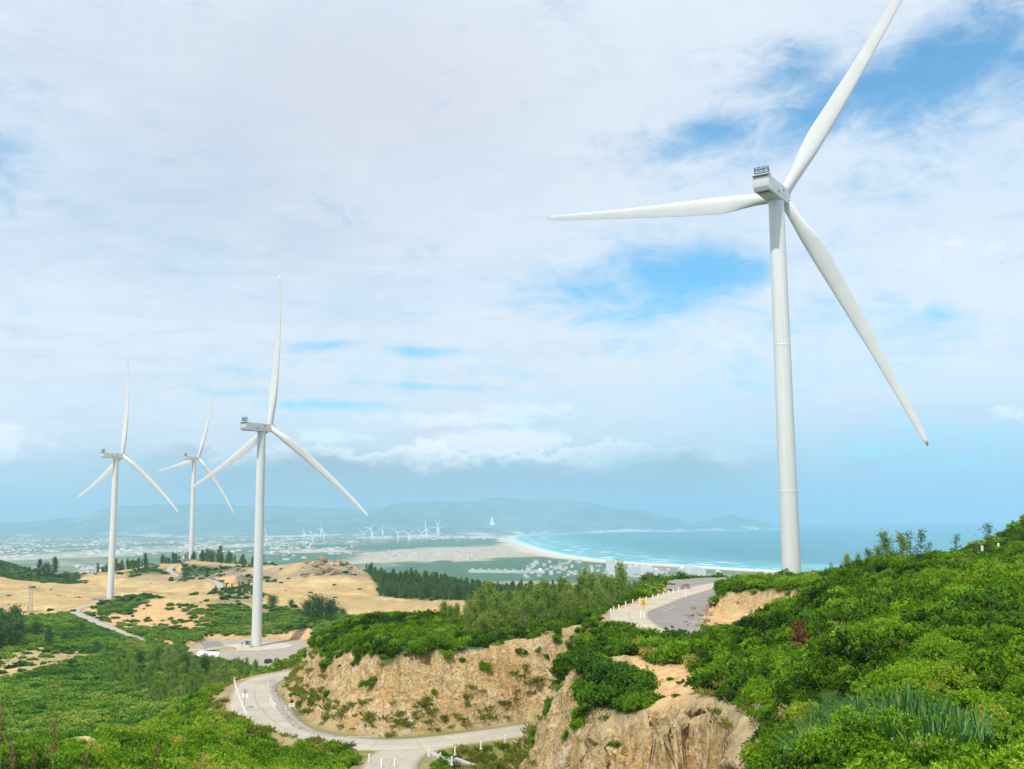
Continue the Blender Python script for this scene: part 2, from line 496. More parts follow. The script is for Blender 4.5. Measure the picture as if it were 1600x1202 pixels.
for p in [
    (1300, -2.6, 7), (1600, -2.2, 7), (1000, -3.4, 7), (700, -4, 7), (400, -3.3, 7), (60, -2.6, 7), (-300, -2.4, 7), (1900, -2.2, 7),
    (1300, -4.7, 16), (1600, -4.2, 16), (1000, -7.5, 16), (700, -9, 16), (400, -8, 16), (60, -6, 16), (-300, -5, 16), (1900, -3.5, 16),
    (1100, -12, 36), (1000, -15, 36), (800, -21, 40), (500, -18, 40), (200, -13, 40), (-100, -11, 40), (-400, -9, 40),
    (1000, -14.5, 55), (940, -14.5, 70), (1120, -13.5, 47), (800, -20, 66), (850, -17, 84), (600, -24, 75), (500, -22.6, 85), (400, -21, 78), (300, -19.5, 75), (200, -18.5, 80), (100, -17, 72), (0, -16, 68), (-200, -15, 68),
    (360, -24.2, 128), (290, -22.8, 112), (230, -21.5, 100), (160, -20, 88), (340, -32, 190), (200, -36, 150), (60, -36, 140), (-150, -34, 140), (500, -25, 105), (600, -25, 108), (420, -24.6, 112), (720, -25, 105), (700, -25, 118),
    (840, -25, 116), (400, -40, 240), (420, -50, 310), (560, -23, 200), (700, -21, 200), (800, -20, 200), (900, -15, 180), (950, -13.3, 165), (700, -17, 170), (800, -17, 175), (880, -14.8, 160),
    (600, -36, 260), (750, -35, 260), (900, -28, 240), (600, -50, 420), (750, -52, 450), (900, -55, 450), (1000, -14.6, 238), (1080, -14.6, 232), (1160, -14.0, 226), (1000, -30, 290), (1100, -28, 290), (1000, -75, 500), (1100, -80, 500),
    (1240, -18.9, 252), (1200, -17.5, 240), (1290, -18.5, 250), (1400, -15, 220), (1400, -30, 300), (1600, -14, 260), (1600, -50, 400), (1300, -50, 400), (1800, -20, 260), (1800, -60, 400), (1400, -110, 620), (1200, -100, 620), (1700, -130, 620),
    (625, -53.5, 790), (690, -55, 800), (760, -57, 810), (640, -62, 860), (640, -51, 730), (750, -54, 745), (850, -59, 720), (930, -59, 690), (800, -72, 880), (900, -82, 880), (660, -70, 940), (1000, -95, 700), (560, -66, 940), (460, -60, 1030), (350, -58, 1080), (240, -60, 1060), (120, -64, 1040), (0, -60, 1090), (-150, -60, 1120),
    (1000, -150, 950), (1200, -200, 950), (1500, -232, 950), (1800, -240, 950), (1000, -212, 1400), (1300, -238, 1400), (1700, -250, 1400), (800, -165, 1400), (600, -155, 1400), (400, -150, 1400), (200, -150, 1400), (0, -150, 1400), (-200, -150, 1400), (800, -118, 1120)]:
    H_(*p)
CP = np.array(CP)
# thin-plate spline of z/d over (x/d, ln d)
KK = 6.0
_ct = np.stack([CP[:, 0] * KK, np.log(CP[:, 1]) * KK], 1)
def _tps(r2): return 0.5 * r2 * np.log(r2 + 1e-12)
_n = len(CP)
_A = _tps(((_ct[:, None] - _ct[None]) ** 2).sum(-1)) + np.eye(_n) * 0.004
_Pm = np.hstack([np.ones((_n, 1)), _ct])
_w = np.linalg.solve(np.block([[_A, _Pm], [_Pm.T, np.zeros((3, 3))]]), np.concatenate([CP[:, 2], np.zeros(3)]))

NT_, ND = 760, 1360
TT = np.linspace(-0.72, 0.72, NT_); DD = np.exp(np.linspace(math.log(4.0), math.log(1400.0), ND))
def _coarse():
    tc = np.linspace(-0.72, 0.72, 191); lc = np.linspace(math.log(4.0), math.log(1400.0), 341)
    g = np.stack(np.meshgrid(tc * KK, lc * KK, indexing='ij'), -1).reshape(-1, 2)
    out = np.empty(len(g))
    for i in range(0, len(g), 8000):
        q = g[i:i + 8000]
        out[i:i + 8000] = _tps(((q[:, None] - _ct[None]) ** 2).sum(-1)) @ _w[:_n] + _w[_n] + q @ _w[_n + 1:]
    Z = out.reshape(191, 341)
    Z1 = np.stack([np.interp(np.log(DD), lc, Z[i]) for i in range(191)])
    i = (TT + 0.72) / 1.44 * 190; i0 = np.clip(np.floor(i).astype(int), 0, 189); f = (i - i0)[:, None]
    return Z1[i0] * (1 - f) + Z1[i0 + 1] * f
ZS = _coarse() * DD[None, :]                 # (NT_, ND) relative heights, smooth
GX = TT[:, None] * DD[None, :]; GY = np.broadcast_to(DD[None, :], GX.shape).copy()

# hummocks
hum = fbm(GX / 14, GY / 14, 4, 3) * 0.9 + fbm(GX / 60, GY / 60, 3, 9) * 1.6
earth = fbm(GX / 34 + GY / 90, GY / 46, 5, 33, 0.6); rill = np.abs(fbm(GX / 22, GY / 60, 4, 37, 0.55))
hum = hum + sm(GY, 560, 640) * (earth * 1.8 - rill * 2.4 + 0.6) * (1 - sm(GY, 1010, 1060))
ZU = ZS + hum * sm(GY, 30, 260) * (0.55 + 0.45 * sm(GY, 200, 600))

CUT = np.zeros_like(ZU); GRD = np.zeros_like(ZU)
rough_cut = fbm(GX / 5.0, GY / 5.0, 5, 21, 0.6) + 0.75 * fbm(GX / 2.6 + GY / 30, GY / 16, 3, 27, 0.55)
def carve(Z, dist, z0, half, cut, fill, reach, shoulder=1.2):
    """level ground within `half` of a line, cut slopes above and fill slopes below"""
    global CUT
    run = np.maximum(0, dist - half - shoulder + rough_cut * 1.3 * sm(dist, half + shoulder, half + shoulder + 4))
    w = dist < reach
    hi = z0 + run * cut; lo = z0 - np.maximum(0, dist - half - shoulder) * fill
    dz = Z - hi
    CUT = np.where(w & (dz > 0), np.maximum(CUT, sm(dz, 0.0, 0.8) * sm(dist, half + shoulder * .6, half + shoulder + 1.0)), CUT)
    return np.where(w, np.clip(Z, lo, hi), Z)
d_low, z_low, _ = seg_dist(GX, GY, low_road)
d_br, z_br, _ = seg_dist(GX, GY, low_branch)
d_up, z_up, _ = seg_dist(GX, GY, up_road)
d_far, z_far, _ = seg_dist(GX, GY, far_road[::3])
up_cut = [tuple(atz(u, v, UP_Z)[:2]) for u, v in [(1012, 975), (1008, 958), (1060, 930), (1110, 915), (1128, 915), (1112, 945), (1106, 962), (1170, 964), (1232, 968), (1240, 984), (1150, 1000), (1060, 1000)]]
d_plat = np.maximum(0, -poly_dist(GX, GY, up_cut)); d_fp = np.maximum(0, -poly_dist(GX, GY, far_plat)); d_pad = np.maximum(0, -poly_dist(GX, GY, pad_poly))
near_cut = [tuple(at(*p)[:2]) for p in [(800, 1190, 113), (815, 1172, 111), (838, 1140, 104), (870, 1100, 96), (905, 1068, 87), (950, 1080, 79), (1010, 1086, 75.5), (1060, 1091, 73.5), (1110, 1098, 69),
                                       (1150, 1112, 62), (1174, 1137, 56), (1168, 1172, 51), (1152, 1212, 46), (1120, 1270, 40), (1000, 1400, 40), (700, 1300, 75), (700, 1240, 95)]]
def quarry(Z, poly, floor, slope):
    global CUT
    pd = poly_dist(GX, GY, poly)
    m = np.abs(pd) < 40
    rq = fbm(GX / 3.8, GY / 3.8, 5, 29, 0.6) * 1.5
    run = np.maximum(0, pd + rq)
    lim = np.maximum(floor, ZU - run * slope)
    CUT = np.where(m, np.maximum(CUT, sm(pd + rq, -0.2, 0.7)), CUT)
    return np.where(m & (pd > -2), np.minimum(Z, lim), Z)
Z = ZU
Z = carve(Z, d_low, LOW_Z, 3.2, 1.55 + 1.0 * sm(GX, -8, 4), 0.6, 34)
Z = quarry(Z, near_cut, LOW_Z, 1.25)
Z = carve(Z, d_br, LOW_Z, 3.2, 1.2, 0.6, 12)
Z = carve(Z, d_up, UP_Z, 2.9, 1.3, 2.2, 14, 0.8)
Z = carve(Z, d_plat, UP_Z, 0.0, 2.1, 2.2, 14, 0.5)
Z = carve(Z, d_fp, UP_Z, 0.0, 1.3, 1.2, 16, 0.5)
Z = carve(Z, d_pad, PAD_Z, 0.0, 0.9, 0.5, 60, 1.5)
Z = carve(Z, d_far, z_far, 4.0, 0.7, 0.5, 40, 1.5)
ZG = Z                                          # final relative heights


def ground(x, y):
    """relative height of the headland at (x, y), bilinear"""
    x = np.asarray(x, float); y = np.asarray(y, float)
    i = (x / y + 0.72) / 1.44 * (NT_ - 1); j = (np.log(y) - math.log(4.0)) / (math.log(1400.0) - math.log(4.0)) * (ND - 1)
    i0 = np.clip(np.floor(i).astype(int), 0, NT_ - 2); j0 = np.clip(np.floor(j).astype(int), 0, ND - 2)
    f = np.clip(i - i0, 0, 1); g = np.clip(j - j0, 0, 1)
    return (ZG[i0, j0] * (1 - f) + ZG[i0 + 1, j0] * f) * (1 - g) + (ZG[i0, j0 + 1] * (1 - f) + ZG[i0 + 1, j0 + 1] * f) * g


def sample(A, x, y):
    i = np.clip(np.rint((np.asarray(x) / y + 0.72) / 1.44 * (NT_ - 1)).astype(int), 0, NT_ - 1)
    j = np.clip(np.rint((np.log(y) - math.log(4.0)) / (math.log(1400.0) - math.log(4.0)) * (ND - 1)).astype(int), 0, ND - 1)
    return A[i, j]


def hit(u, v, dmin=5.0):
    """first point of the headland seen at a photo pixel (relative coordinates), or None"""
    q = ray(u, v)
    d = DD[DD >= dmin]
    z = ground(q[0] * d, d)
    k = np.nonzero(z >= q[2] * d)[0]
    if len(k) == 0:
        return None
    k = k[0]
    if k == 0:
        dd = d[0]
    else:
        a = z[k - 1] - q[2] * d[k - 1]; b = z[k] - q[2] * d[k]
        dd = d[k - 1] + (d[k] - d[k - 1]) * (-a / (b - a + 1e-9))
    return np.array([q[0] * dd, dd, q[2] * dd])


def region(pix, dmin=5.0):
    """a plan polygon from its outline in the photograph, dropped on the ground"""
    out = []
    for p in pix:
        h = at(*p) - (0, 0, EYE) if len(p) == 3 else hit(*p, dmin)
        if h is not None:
            out.append(tuple(h[:2]))
    return out

# ------------------------------------------------------------------ ground cover zones (plan polygons, from their outlines)
def zone(pix, dmin=5.0, soft=2.0, wob=2.0, wl=8.0):
    pd = poly_dist(GX, GY, region(pix, dmin))
    return sm(pd + fbm(GX / wl, GY / wl, 4, 31) * wob, -soft, soft)

far_w = sm(GY, 545, 600)
SAND = far_w * (1 - 0.0)
VEG = 1 - far_w
def z_add(A, w): return np.maximum(A, w)
ridge_x = sm(poly_dist(GX, GY, [at(*p)[:2] for p in [(150, 894, 975), (190, 884, 985), (250, 876, 1024), (285, 874, 1044), (330, 874, 1048), (435, 880, 990), (435, 880, 1030), (330, 870, 1080), (200, 878, 1045), (150, 888, 1020)]]), -5, 5)
hill_top = zone([(108, 958), (160, 945), (220, 930), (243, 936), (238, 950), (190, 957), (112, 968)], 560, 4, 6, 14)
ridge_w = zone([(150, 898), (185, 878), (260, 868), (300, 872), (330, 871), (400, 868), (432, 884), (330, 886), (280, 886), (262, 884), (200, 894)], 850, 6, 10, 18)
left_hill = zone([(-80, 866, 1015), (0, 872, 1010), (60, 888, 985), (130, 899, 960), (132, 904, 900), (-80, 907, 890)], 850, 6, 8, 18)
_unused = zone([(-80, 903), (0, 901), (126, 902), (95, 893), (30, 886), (0, 878), (-80, 868)], 850, 6, 10, 18)
strip_w = zone([(330, 950), (345, 925), (395, 915), (400, 950), (440, 945), (520, 950), (560, 965), (480, 995), (380, 985), (300, 978)], 420, 6, 14, 18)
wood_w = sm(poly_dist(GX, GY, [at(600, 925, 700)[:2], at(735, 935, 655)[:2], at(860, 945, 640)[:2], at(1000, 940, 600)[:2], at(1100, 900, 900)[:2], at(900, 900, 1150)[:2], at(560, 890, 1050)[:2], at(575, 905, 830)[:2]]), -6, 6)
stripz = np.maximum.reduce([zone(q, 600, 3, 7, 14) for q in ([(250, 904), (330, 897), (430, 904), (440, 912), (330, 908)], [(192, 897), (262, 893), (270, 898), (200, 903)], [(345, 921), (395, 914), (415, 930), (400, 948), (345, 930)])])
stonegrey = zone([(270, 905), (300, 890), (345, 882), (432, 882), (435, 905), (380, 912), (330, 908)], 800, 8, 16, 22)  # dark grey-brown rocky ground
outcrop_w = zone([(455, 902), (478, 882), (510, 866), (540, 878), (575, 898), (570, 906), (520, 900)], 700, 5, 10, 14)
scar = zone([(-40, 1060), (0, 1025), (60, 1010), (90, 1022), (150, 1025), (140, 1035), (60, 1050), (0, 1062)], 240, 2, 9, 12)
orange_face = zone([(150, 975), (165, 960), (205, 958), (240, 938), (262, 948), (320, 965), (330, 985), (250, 980), (190, 985)], 480, 4, 9, 14)
path_w = sm(poly_dist(GX, GY, [at(*p)[:2] for p in [(996, 996, 112), (1011, 998, 112), (1009, 1030, 97), (1014, 1050, 87), (1040, 1053, 86), (1085, 1062, 83), (1104, 1080, 77), (1098, 1102, 71), (1060, 1099, 72.5), (1008, 1095, 74), (1000, 1075, 80), (984, 1052, 87), (994, 1030, 97)]]) + fbm(GX / 3, GY / 3, 4, 31) * 0.9, -0.5, 0.5)
scarp_w = zone([(930, 1032), (950, 1026), (985, 1026), (1002, 1040), (985, 1050), (935, 1046)], 60, 0.5, 1.0, 4)
knoll_w = zone([(985, 918), (1000, 908), (1025, 908), (1042, 916), (1040, 926), (1000, 938), (975, 944), (958, 958)], 100, 0.8, 2.0, 5)
crest_bare = zone([(1330, 886), (1360, 878), (1400, 884), (1390, 892), (1340, 894)], 60, 0.5, 4, 6) * 0.6
flank = np.clip(sm(poly_dist(GX, GY, [at(*p)[:2] for p in [(838, 1180, 106), (805, 1190, 117), (818, 1140, 114), (838, 1100, 107), (862, 1062, 102), (893, 1035, 96), (915, 1047, 88), (930, 1078, 82), (900, 1130, 84)]]), -1.0, 0.6), 0, 1)
yellow = zone([(375, 1080), (345, 1120), (345, 1160), (365, 1165), (385, 1130), (372, 1100)], 60, 1, 2, 4)
verge = sm(d_low, 8.0, 5.0) * sm(GX, -60, -20) + sm(d_br, 9, 5)
island = zone([(690, 1200), (712, 1182), (745, 1168), (800, 1152), (838, 1146), (832, 1215), (690, 1270)], 60, 0.8, 1.2, 3)

plat_cut = sm(d_plat, 12, 9) * sm(GX, 22, 27) * CUT
streak = fbm(GX / 2.2 + GY / 9, GY / 9, 3, 41)
CUTV = np.clip(np.maximum(CUT, np.maximum(flank, scarp_w)), 0, 1)
CUTV = np.maximum(CUTV, zone([(800, 1195), (806, 1168), (846, 1104), (882, 1046), (900, 1040), (915, 1060), (935, 1085), (885, 1150), (845, 1202)], 70, 0.7, 0.8, 3))
CUTV = np.maximum(CUTV, sm(d_low, 15, 12) * sm(d_low, 5.0, 6.5) * sm(GX, -5, -1) * sm(GY, 118, 121) * 0.95)
CUTV = np.where(GY > 300, CUTV * 0.0, CUTV)
ORANGE = np.clip(np.maximum.reduce([path_w, orange_face * 0.9, knoll_w, plat_cut, sm(d_plat, 1.2, 0.2) * sm(d_up, 3, 6) * .9, np.where(GY > 300, CUT, 0), crest_bare]), 0, 1)
SAND = np.clip(SAND * (1 - hill_top) * (1 - ridge_w) * (1 - ridge_x) * (1 - left_hill) * (1 - strip_w * 0.5) * (1 - wood_w), 0, 1)
SAND = np.maximum(SAND, scar * 0.9) * (1 - stonegrey * 0.75) * (1 - outcrop_w * 0.6)
patch = fbm(GX / 40, GY / 18, 4, 55)
VEG = np.clip(np.maximum.reduce([(1 - far_w), stripz * .45, ridge_x, hill_top, ridge_w, left_hill, strip_w * 0.42, wood_w]), 0, 1)
CUTV = np.maximum(CUTV, plat_cut * .9)
ORANGE = ORANGE * (1 - plat_cut * .5)
_hump = sm(ZG, -18.6, -16.2) * sm(GX, 0, 4) * sm(GY, 104, 108) * sm(GY, 140, 134)
CUTV = CUTV * (1 - _hump)
VEG = VEG * (1 - np.maximum(CUTV, plat_cut)) * (1 - island) * (1 - yellow * .9) * np.where(GX > -48, sm(d_low, 6.0, 9.5), 1) * (1 - ORANGE) * (1 - scar * 0.9)
_brink = poly_dist(GX, GY, near_cut)
VEG = VEG * np.where(np.abs(_brink) < 8, sm(-_brink, 0.3, 1.2), 1)
road_gap = np.minimum.reduce([d_low - 4.2 , d_br - 4.2, d_up - 3.6, d_far - 4.0, d_plat - 0.7, d_fp - 0.7, d_pad - 2.0])
VEG = VEG * sm(road_gap, -0.2, 0.8)
brownz = zone([(160, 905), (185, 885), (260, 876), (290, 890), (345, 884), (440, 884), (470, 905), (430, 925), (345, 912), (250, 912)], 700, 8, 16, 22)
GREY = np.clip(stonegrey + brownz * .45 + outcrop_w * 0.9 + np.where(GY > 540, sm(patch, 0.25, 0.5) * 0.35, 0), 0, 1)

# terrain mesh -------------------------------------------------------
m_ter, t, b, _ = new_mat('headland_soil')
co = t.node('ShaderNodeTexCoord').outputs['Object']
cut, sand, orange, veg, grey, dryg = (t.attr(k) for k in ('cut', 'sand', 'orange', 'veg', 'grey', 'dry'))
big = t.noise(co, 0.035, 5, 0.6); mid = t.noise(co, 0.35, 6, 0.65); fine = t.noise(co, 2.6, 6, 0.7)
# rock: slanting beds, pale quartz patches, dark joints
tilt = t.mapping(co, scale=(0.16, 0.5, 0.45), rot=(0.2, 0.75, 0.3))
beds = t.noise(tilt, 1.3, 7, 0.72, 0.8)
chunks = t.voronoi(t.mapping(co, scale=(1, 1, 0.7), rot=(0.3, 0.5, 0.2)), 1.5, 'Distance', 'DISTANCE_TO_EDGE')
blocks = t.voronoi(co, 1.1, 'Color')
rock = t.ramp(beds, [(0.28, (0.24, 0.155, 0.065)), (0.40, (0.47, 0.315, 0.135)), (0.54, (0.64, 0.455, 0.21)), (0.72, (0.73, 0.575, 0.32))])
rock = t.mix(t.math('MULTIPLY', t.sstep(t.noise(co, 0.13, 4, 0.6), 0.48, 0.66), 0.6), rock, (0.55, 0.31, 0.10))
rock = t.mix(t.math('MULTIPLY', t.sstep(t.noise(co, 0.10, 4, 0.6, 0.7), 0.58, 0.70), 0.35), rock, (0.34, 0.25, 0.14))
rock = t.mix(t.math('MULTIPLY', t.sstep(fine, 0.52, 0.7), 0.65), rock, (0.20, 0.145, 0.085))
rock = t.mix(t.math('MULTIPLY', t.sstep(t.noise(t.mapping(co, scale=(1, 1, .45), rot=(0, .5, 0)), 0.24, 5, 0.62, 1.6), 0.60, 0.66), 0.85), rock, (0.70, 0.60, 0.46))
rock = t.mix(t.math('MULTIPLY', t.sstep(t.noise(t.mapping(co, scale=(1, 1, .35)), 0.16, 3, 0.6), 0.58, 0.72), 0.4), rock, (0.32, 0.24, 0.14))
rub = t.mapping(co, scale=(1, 1, 0.8), rot=(0.4, 0.5, 0.2))
bl = t.node('ShaderNodeSeparateColor'); t.put(bl.inputs[0], t.voronoi(t.vmath('ADD', rub, t.vmath('SCALE', t.noise(co, 1.5, 3, 0.6, out='Color'), scale=0.7)), 2.3, 'Color'))
bl2 = t.node('ShaderNodeSeparateColor'); t.put(bl2.inputs[0], t.voronoi(t.vmath('ADD', rub, t.vmath('SCALE', t.noise(co, 3.0, 3, 0.6, out='Color'), scale=0.4)), 5.2, 'Color'))
crack = t.voronoi(t.vmath('ADD', t.mapping(co, scale=(.8, 1, .5), rot=(.35, .6, .2)), t.vmath('SCALE', t.noise(co, .9, 4, .65, out='Color'), scale=1.1)), .75, 'Distance', 'DISTANCE_TO_EDGE')
rock = t.mix(t.math('MULTIPLY', t.math('MULTIPLY', t.sstep(crack, 0.035, 0.0), t.sstep(t.noise(co, .5, 3, .6), .45, .58)), 0.7), rock, (0.11, 0.075, 0.04))
rock = t.mix(t.math('MULTIPLY', t.sstep(bl.outputs[0], 0.66, 0.70), t.sstep(mid, 0.36, 0.6)), rock, t.mix(bl.outputs[1], (0.58, 0.40, 0.20), (0.70, 0.57, 0.38)))
rock = t.mix(t.math('MULTIPLY', t.sstep(bl2.outputs[0], 0.70, 0.76), 0.42), rock, (0.17, 0.115, 0.06))
rock = t.mix(t.math('MULTIPLY', t.sstep(bl2.outputs[1], 0.86, 0.90), 0.6), rock, (0.70, 0.54, 0.33))
sandc = t.ramp(t.noise(t.mapping(co, scale=(1, .45, 1)), 0.06, 6, 0.62), [(0.3, (0.34, 0.235, 0.10)), (0.5, (0.485, 0.345, 0.15)), (0.7, (0.575, 0.43, 0.21))])
ruts = t.noise(t.mapping(co, scale=(0.012, 0.16, 0.1), rot=(0, 0, -0.18)), 1.0, 4, 0.6, 0.6)
sandc = t.mix(t.math('MULTIPLY', t.sstep(ruts, 0.50, 0.62), 0.75), sandc, (0.35, 0.26, 0.145))
sandc = t.mix(t.math('MULTIPLY', t.sstep(t.noise(t.mapping(co, scale=(.5, 1, 1)), 0.022, 5, 0.65), 0.50, 0.60), 0.6), sandc, (0.33, 0.235, 0.115))
sandc = t.mix(t.math('MULTIPLY', t.sstep(t.noise(co, 0.30, 5, 0.75), 0.52, 0.64), 0.6), sandc, (0.25, 0.19, 0.085))
orangec = t.ramp(t.noise(co, 0.9, 6, 0.65), [(0.3, (0.36, 0.20, 0.09)), (0.5, (0.52, 0.33, 0.155)), (0.7, (0.62, 0.45, 0.26))])
vegc = t.ramp(mid, [(0.3, (0.022, 0.042, 0.011)), (0.55, (0.05, 0.085, 0.018)), (0.75, (0.105, 0.12, 0.032))])
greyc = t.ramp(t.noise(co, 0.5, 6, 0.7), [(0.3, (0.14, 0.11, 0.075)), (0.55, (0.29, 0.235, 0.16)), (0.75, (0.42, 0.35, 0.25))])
c = t.mix(1.0, (0.34, 0.25, 0.14), t.ramp(mid, [(0.3, (0.22, 0.16, 0.085)), (0.7, (0.46, 0.36, 0.21))]))
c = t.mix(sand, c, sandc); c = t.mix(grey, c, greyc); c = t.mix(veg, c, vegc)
c = t.mix(dryg, c, t.ramp(fine, [(0.3, (0.10, 0.12, 0.03)), (0.7, (0.26, 0.25, 0.07))]))
c = t.mix(orange, c, orangec); c = t.mix(cut, c, rock)
t.put(b.inputs['Base Color'], c); b.inputs['Roughness'].default_value = 0.95; b.inputs['Specular IOR Level'].default_value = 0.15
h = t.math('ADD', t.math('MULTIPLY', t.math('ADD', beds, t.math('ADD', t.math('MULTIPLY', bl.outputs[0], .25), t.math('MULTIPLY', bl2.outputs[0], .14))), 1.3), t.math('ADD', t.math('MULTIPLY', fine, 0.5), t.math('MULTIPLY', t.noise(co, 1.1, 6, 0.7), 0.9)))
nb = t.node('ShaderNodeBump'); nb.inputs['Distance'].default_value = 0.55
t.put(nb.inputs['Strength'], t.math('ADD', 0.35, t.math('MULTIPLY', cut, 0.6))); t.put(nb.inputs['Height'], h)
t.put(b.inputs['Normal'], nb.outputs[0])

_V = np.stack([GX, GY, ZG + EYE], -1)
_rk = (CUTV * (1 + 0.7 * sm(GY, 90, 75)))[..., None] * np.stack([fbm(GX / 1.7 + ZG / 2.3, GY / 1.7 + ZG, 4, 71, 0.6) * 0.55, fbm(GX / 1.5 + ZG, GY / 1.5 - ZG / 1.4, 4, 76, 0.6) * 0.75, fbm(GX / 1.3, GY / 1.3 + ZG / 2, 4, 81) * 0.35], -1)
_V = (_V + _rk).reshape(-1, 3)
_ii = np.arange(NT_ - 1)[:, None] * ND + np.arange(ND - 1)[None]
me = np_mesh('headland_ground', _V, np.stack([_ii, _ii + ND, _ii + ND + 1, _ii + 1], -1).reshape(-1, 4), m_ter, True)
for k, A in (('cut', CUTV), ('sand', SAND), ('orange', ORANGE), ('veg', VEG), ('grey', GREY), ('dry', np.clip(np.maximum(yellow, np.maximum(island, verge * .55)), 0, 1) * (1 - CUTV))):
    fattr(me, k, A.ravel())
tag(link('ground', me), kind='structure')

# ------------------------------------------------------------------ roads and paved yards
def road_mat(name, base, joint):
    m, t, b, _ = new_mat(name)
    co = t.node('ShaderNodeTexCoord').outputs['Object']
    al, ac = t.attr('along'), t.attr('across')
    n1 = t.noise(co, 0.25, 5, 0.6); n2 = t.noise(co, 4.0, 5, 0.7)
    c = t.ramp(n1, [(0.3, tuple(x * 0.82 for x in base)), (0.7, tuple(x * 1.1 for x in base))])
    c = t.mix(t.math('MULTIPLY', t.sstep(n2, 0.5, 0.7), 0.25), c, tuple(x * 0.7 for x in base))
    if joint:
        f = t.math('FRACT', t.math('MULTIPLY', al, 1 / 5.0))
        slab = t.math('FRACT', t.math('MULTIPLY', t.math('SINE', t.math('MULTIPLY', t.math('FLOOR', t.math('MULTIPLY', al, 1 / 5.0)), 12.99)), 43.7))
        c = t.mix(t.math('MULTIPLY', slab, 0.22), c, tuple(x * 0.72 for x in base))
        c = t.mix(t.math('LESS_THAN', f, 0.014), c, tuple(x * 0.55 for x in base))
        c = t.mix(t.math('LESS_THAN', t.math('ABSOLUTE', t.math('ADD', ac, t.math('MULTIPLY', t.math('SUBTRACT', n1, .5), .1))), 0.006), c, tuple(x * 0.5 for x in base))
        edge = t.sstep(t.math('ABSOLUTE', t.math('ADD', ac, t.math('MULTIPLY', t.math('SUBTRACT', n2, .5), .12))), 0.40, 0.5)
        c = t.mix(t.math('MULTIPLY', edge, 0.7), c, (0.30, 0.23, 0.14))
    t.put(b.inputs['Base Color'], c); b.inputs['Roughness'].default_value = 0.9; b.inputs['Specular IOR Level'].default_value = 0.25
    t.put(b.inputs['Normal'], t.bump(n2, 0.25, 0.05))
    return m
m_conc = road_mat('pale_concrete', (0.42, 0.375, 0.305), True)
m_conc_up = road_mat('buff_concrete', (0.46, 0.395, 0.30), True)
m_grey = road_mat('grey_gravel', (0.235, 0.218, 0.20), False)
m_apron = road_mat('apron_concrete', (0.47, 0.41, 0.32), False)

def ribbon(name, line, w, z, mat, wfun=None, across=6):
    P = np.array(line); d = np.gradient(P[:, :2], axis=0); d /= np.linalg.norm(d, axis=1)[:, None] + 1e-9
    for _ in range(3):
        d[1:-1] = (d[:-2] + d[1:-1] + d[2:]) / 3
    d /= np.linalg.norm(d, axis=1)[:, None]
    n = np.stack([-d[:, 1], d[:, 0]], 1); n_ = len(P)
    s = np.concatenate([[0], np.cumsum(np.linalg.norm(np.diff(P[:, :2], axis=0), axis=1))])
    V = []; al = []; ac = []
    ks = [-0.5] + list(np.linspace(-0.5, 0.5, across)) + [0.5]
    for i in range(n_):
        ww = w if wfun is None else wfun(s[i], s[-1])
        for q, k in enumerate(ks):
            e = 0.25 if q in (0, len(ks) - 1) else 0.0
            V.append((P[i, 0] + n[i, 0] * ww * k, P[i, 1] + n[i, 1] * ww * k, P[i, 2] + EYE + z - e)); al.append(s[i]); ac.append(k)
    K = len(ks)
    F = [(i * K + k + 1, i * K + k, i * K + K + k, i * K + K + k + 1) for i in range(n_ - 1) for k in range(K - 1)]
    me = np_mesh(name, np.array(V), np.array(F), mat, False); fattr(me, 'along', al); fattr(me, 'across', ac)
    return tag(link(name, me), kind='structure')

def sheet(name, poly, z, mat, sub=1):
    pts = smooth_line([(*p[:2], 0) for p in list(poly) + [poly[0]]], 1.5)[:-1]
    n = len(pts); V = [(p[0], p[1], z + EYE) for p in pts] + [(p[0], p[1], z + EYE - 0.3) for p in pts]
    F = [tuple(range(n))] + [(i, n + i, n + (i + 1) % n, (i + 1) % n) for i in range(n)]
    bmF = F if np.cross(pts[1][:2] - pts[0][:2], pts[2][:2] - pts[1][:2]) > -1e9 else F
    me = np_mesh(name, np.array(V), bmF, mat)
    fattr(me, 'along', np.zeros(len(V))); fattr(me, 'across', np.zeros(len(V)))
    return tag(link(name, me), kind='structure')

ribbon('road_lower', low_road, 6.2, 0.060, m_conc, lambda s, L: 6.2 + 2.4 * math.exp(-((s - L * 0.42) / 9) ** 2))
ribbon('road_branch', low_branch, 6.0, 0.052, m_conc)
ribbon('road_upper', up_road, 5.5, 0.080, m_conc_up)
_fr = far_road.copy(); _fr[:, 2] = np.maximum(_fr[:, 2], ground(_fr[:, 0], _fr[:, 1]))
ribbon('road_far', _fr, 6.0, 0.20, road_mat('far_track', (0.38, 0.34, 0.285), False))
sheet('paved_yard', [p for p in up_plat], UP_Z + 0.045, m_grey)
sheet('paved_yard_beyond', far_plat, UP_Z + 0.05, m_grey)
sheet('turbine_yard', pad_poly, PAD_Z + 0.06, road_mat('yard_gravel', (0.33, 0.29, 0.245), False))
_pc = at(404, 1008, 482)
sheet('turbine_apron', [(-117.3 + 14 * math.cos(a) * 1.15, 480 + 17 * math.sin(a) * 0.9) for a in np.linspace(0, 2 * math.pi, 28)[:-1]], PAD_Z + 0.12, m_apron)
sheet('yard_access', [tuple(atz(u, v, PAD_Z)[:2]) for u, v in [(311, 1004), (341, 1003), (349, 1011), (340, 1024), (334, 1031), (318, 1031), (323, 1016)]], PAD_Z + 0.16, m_conc)
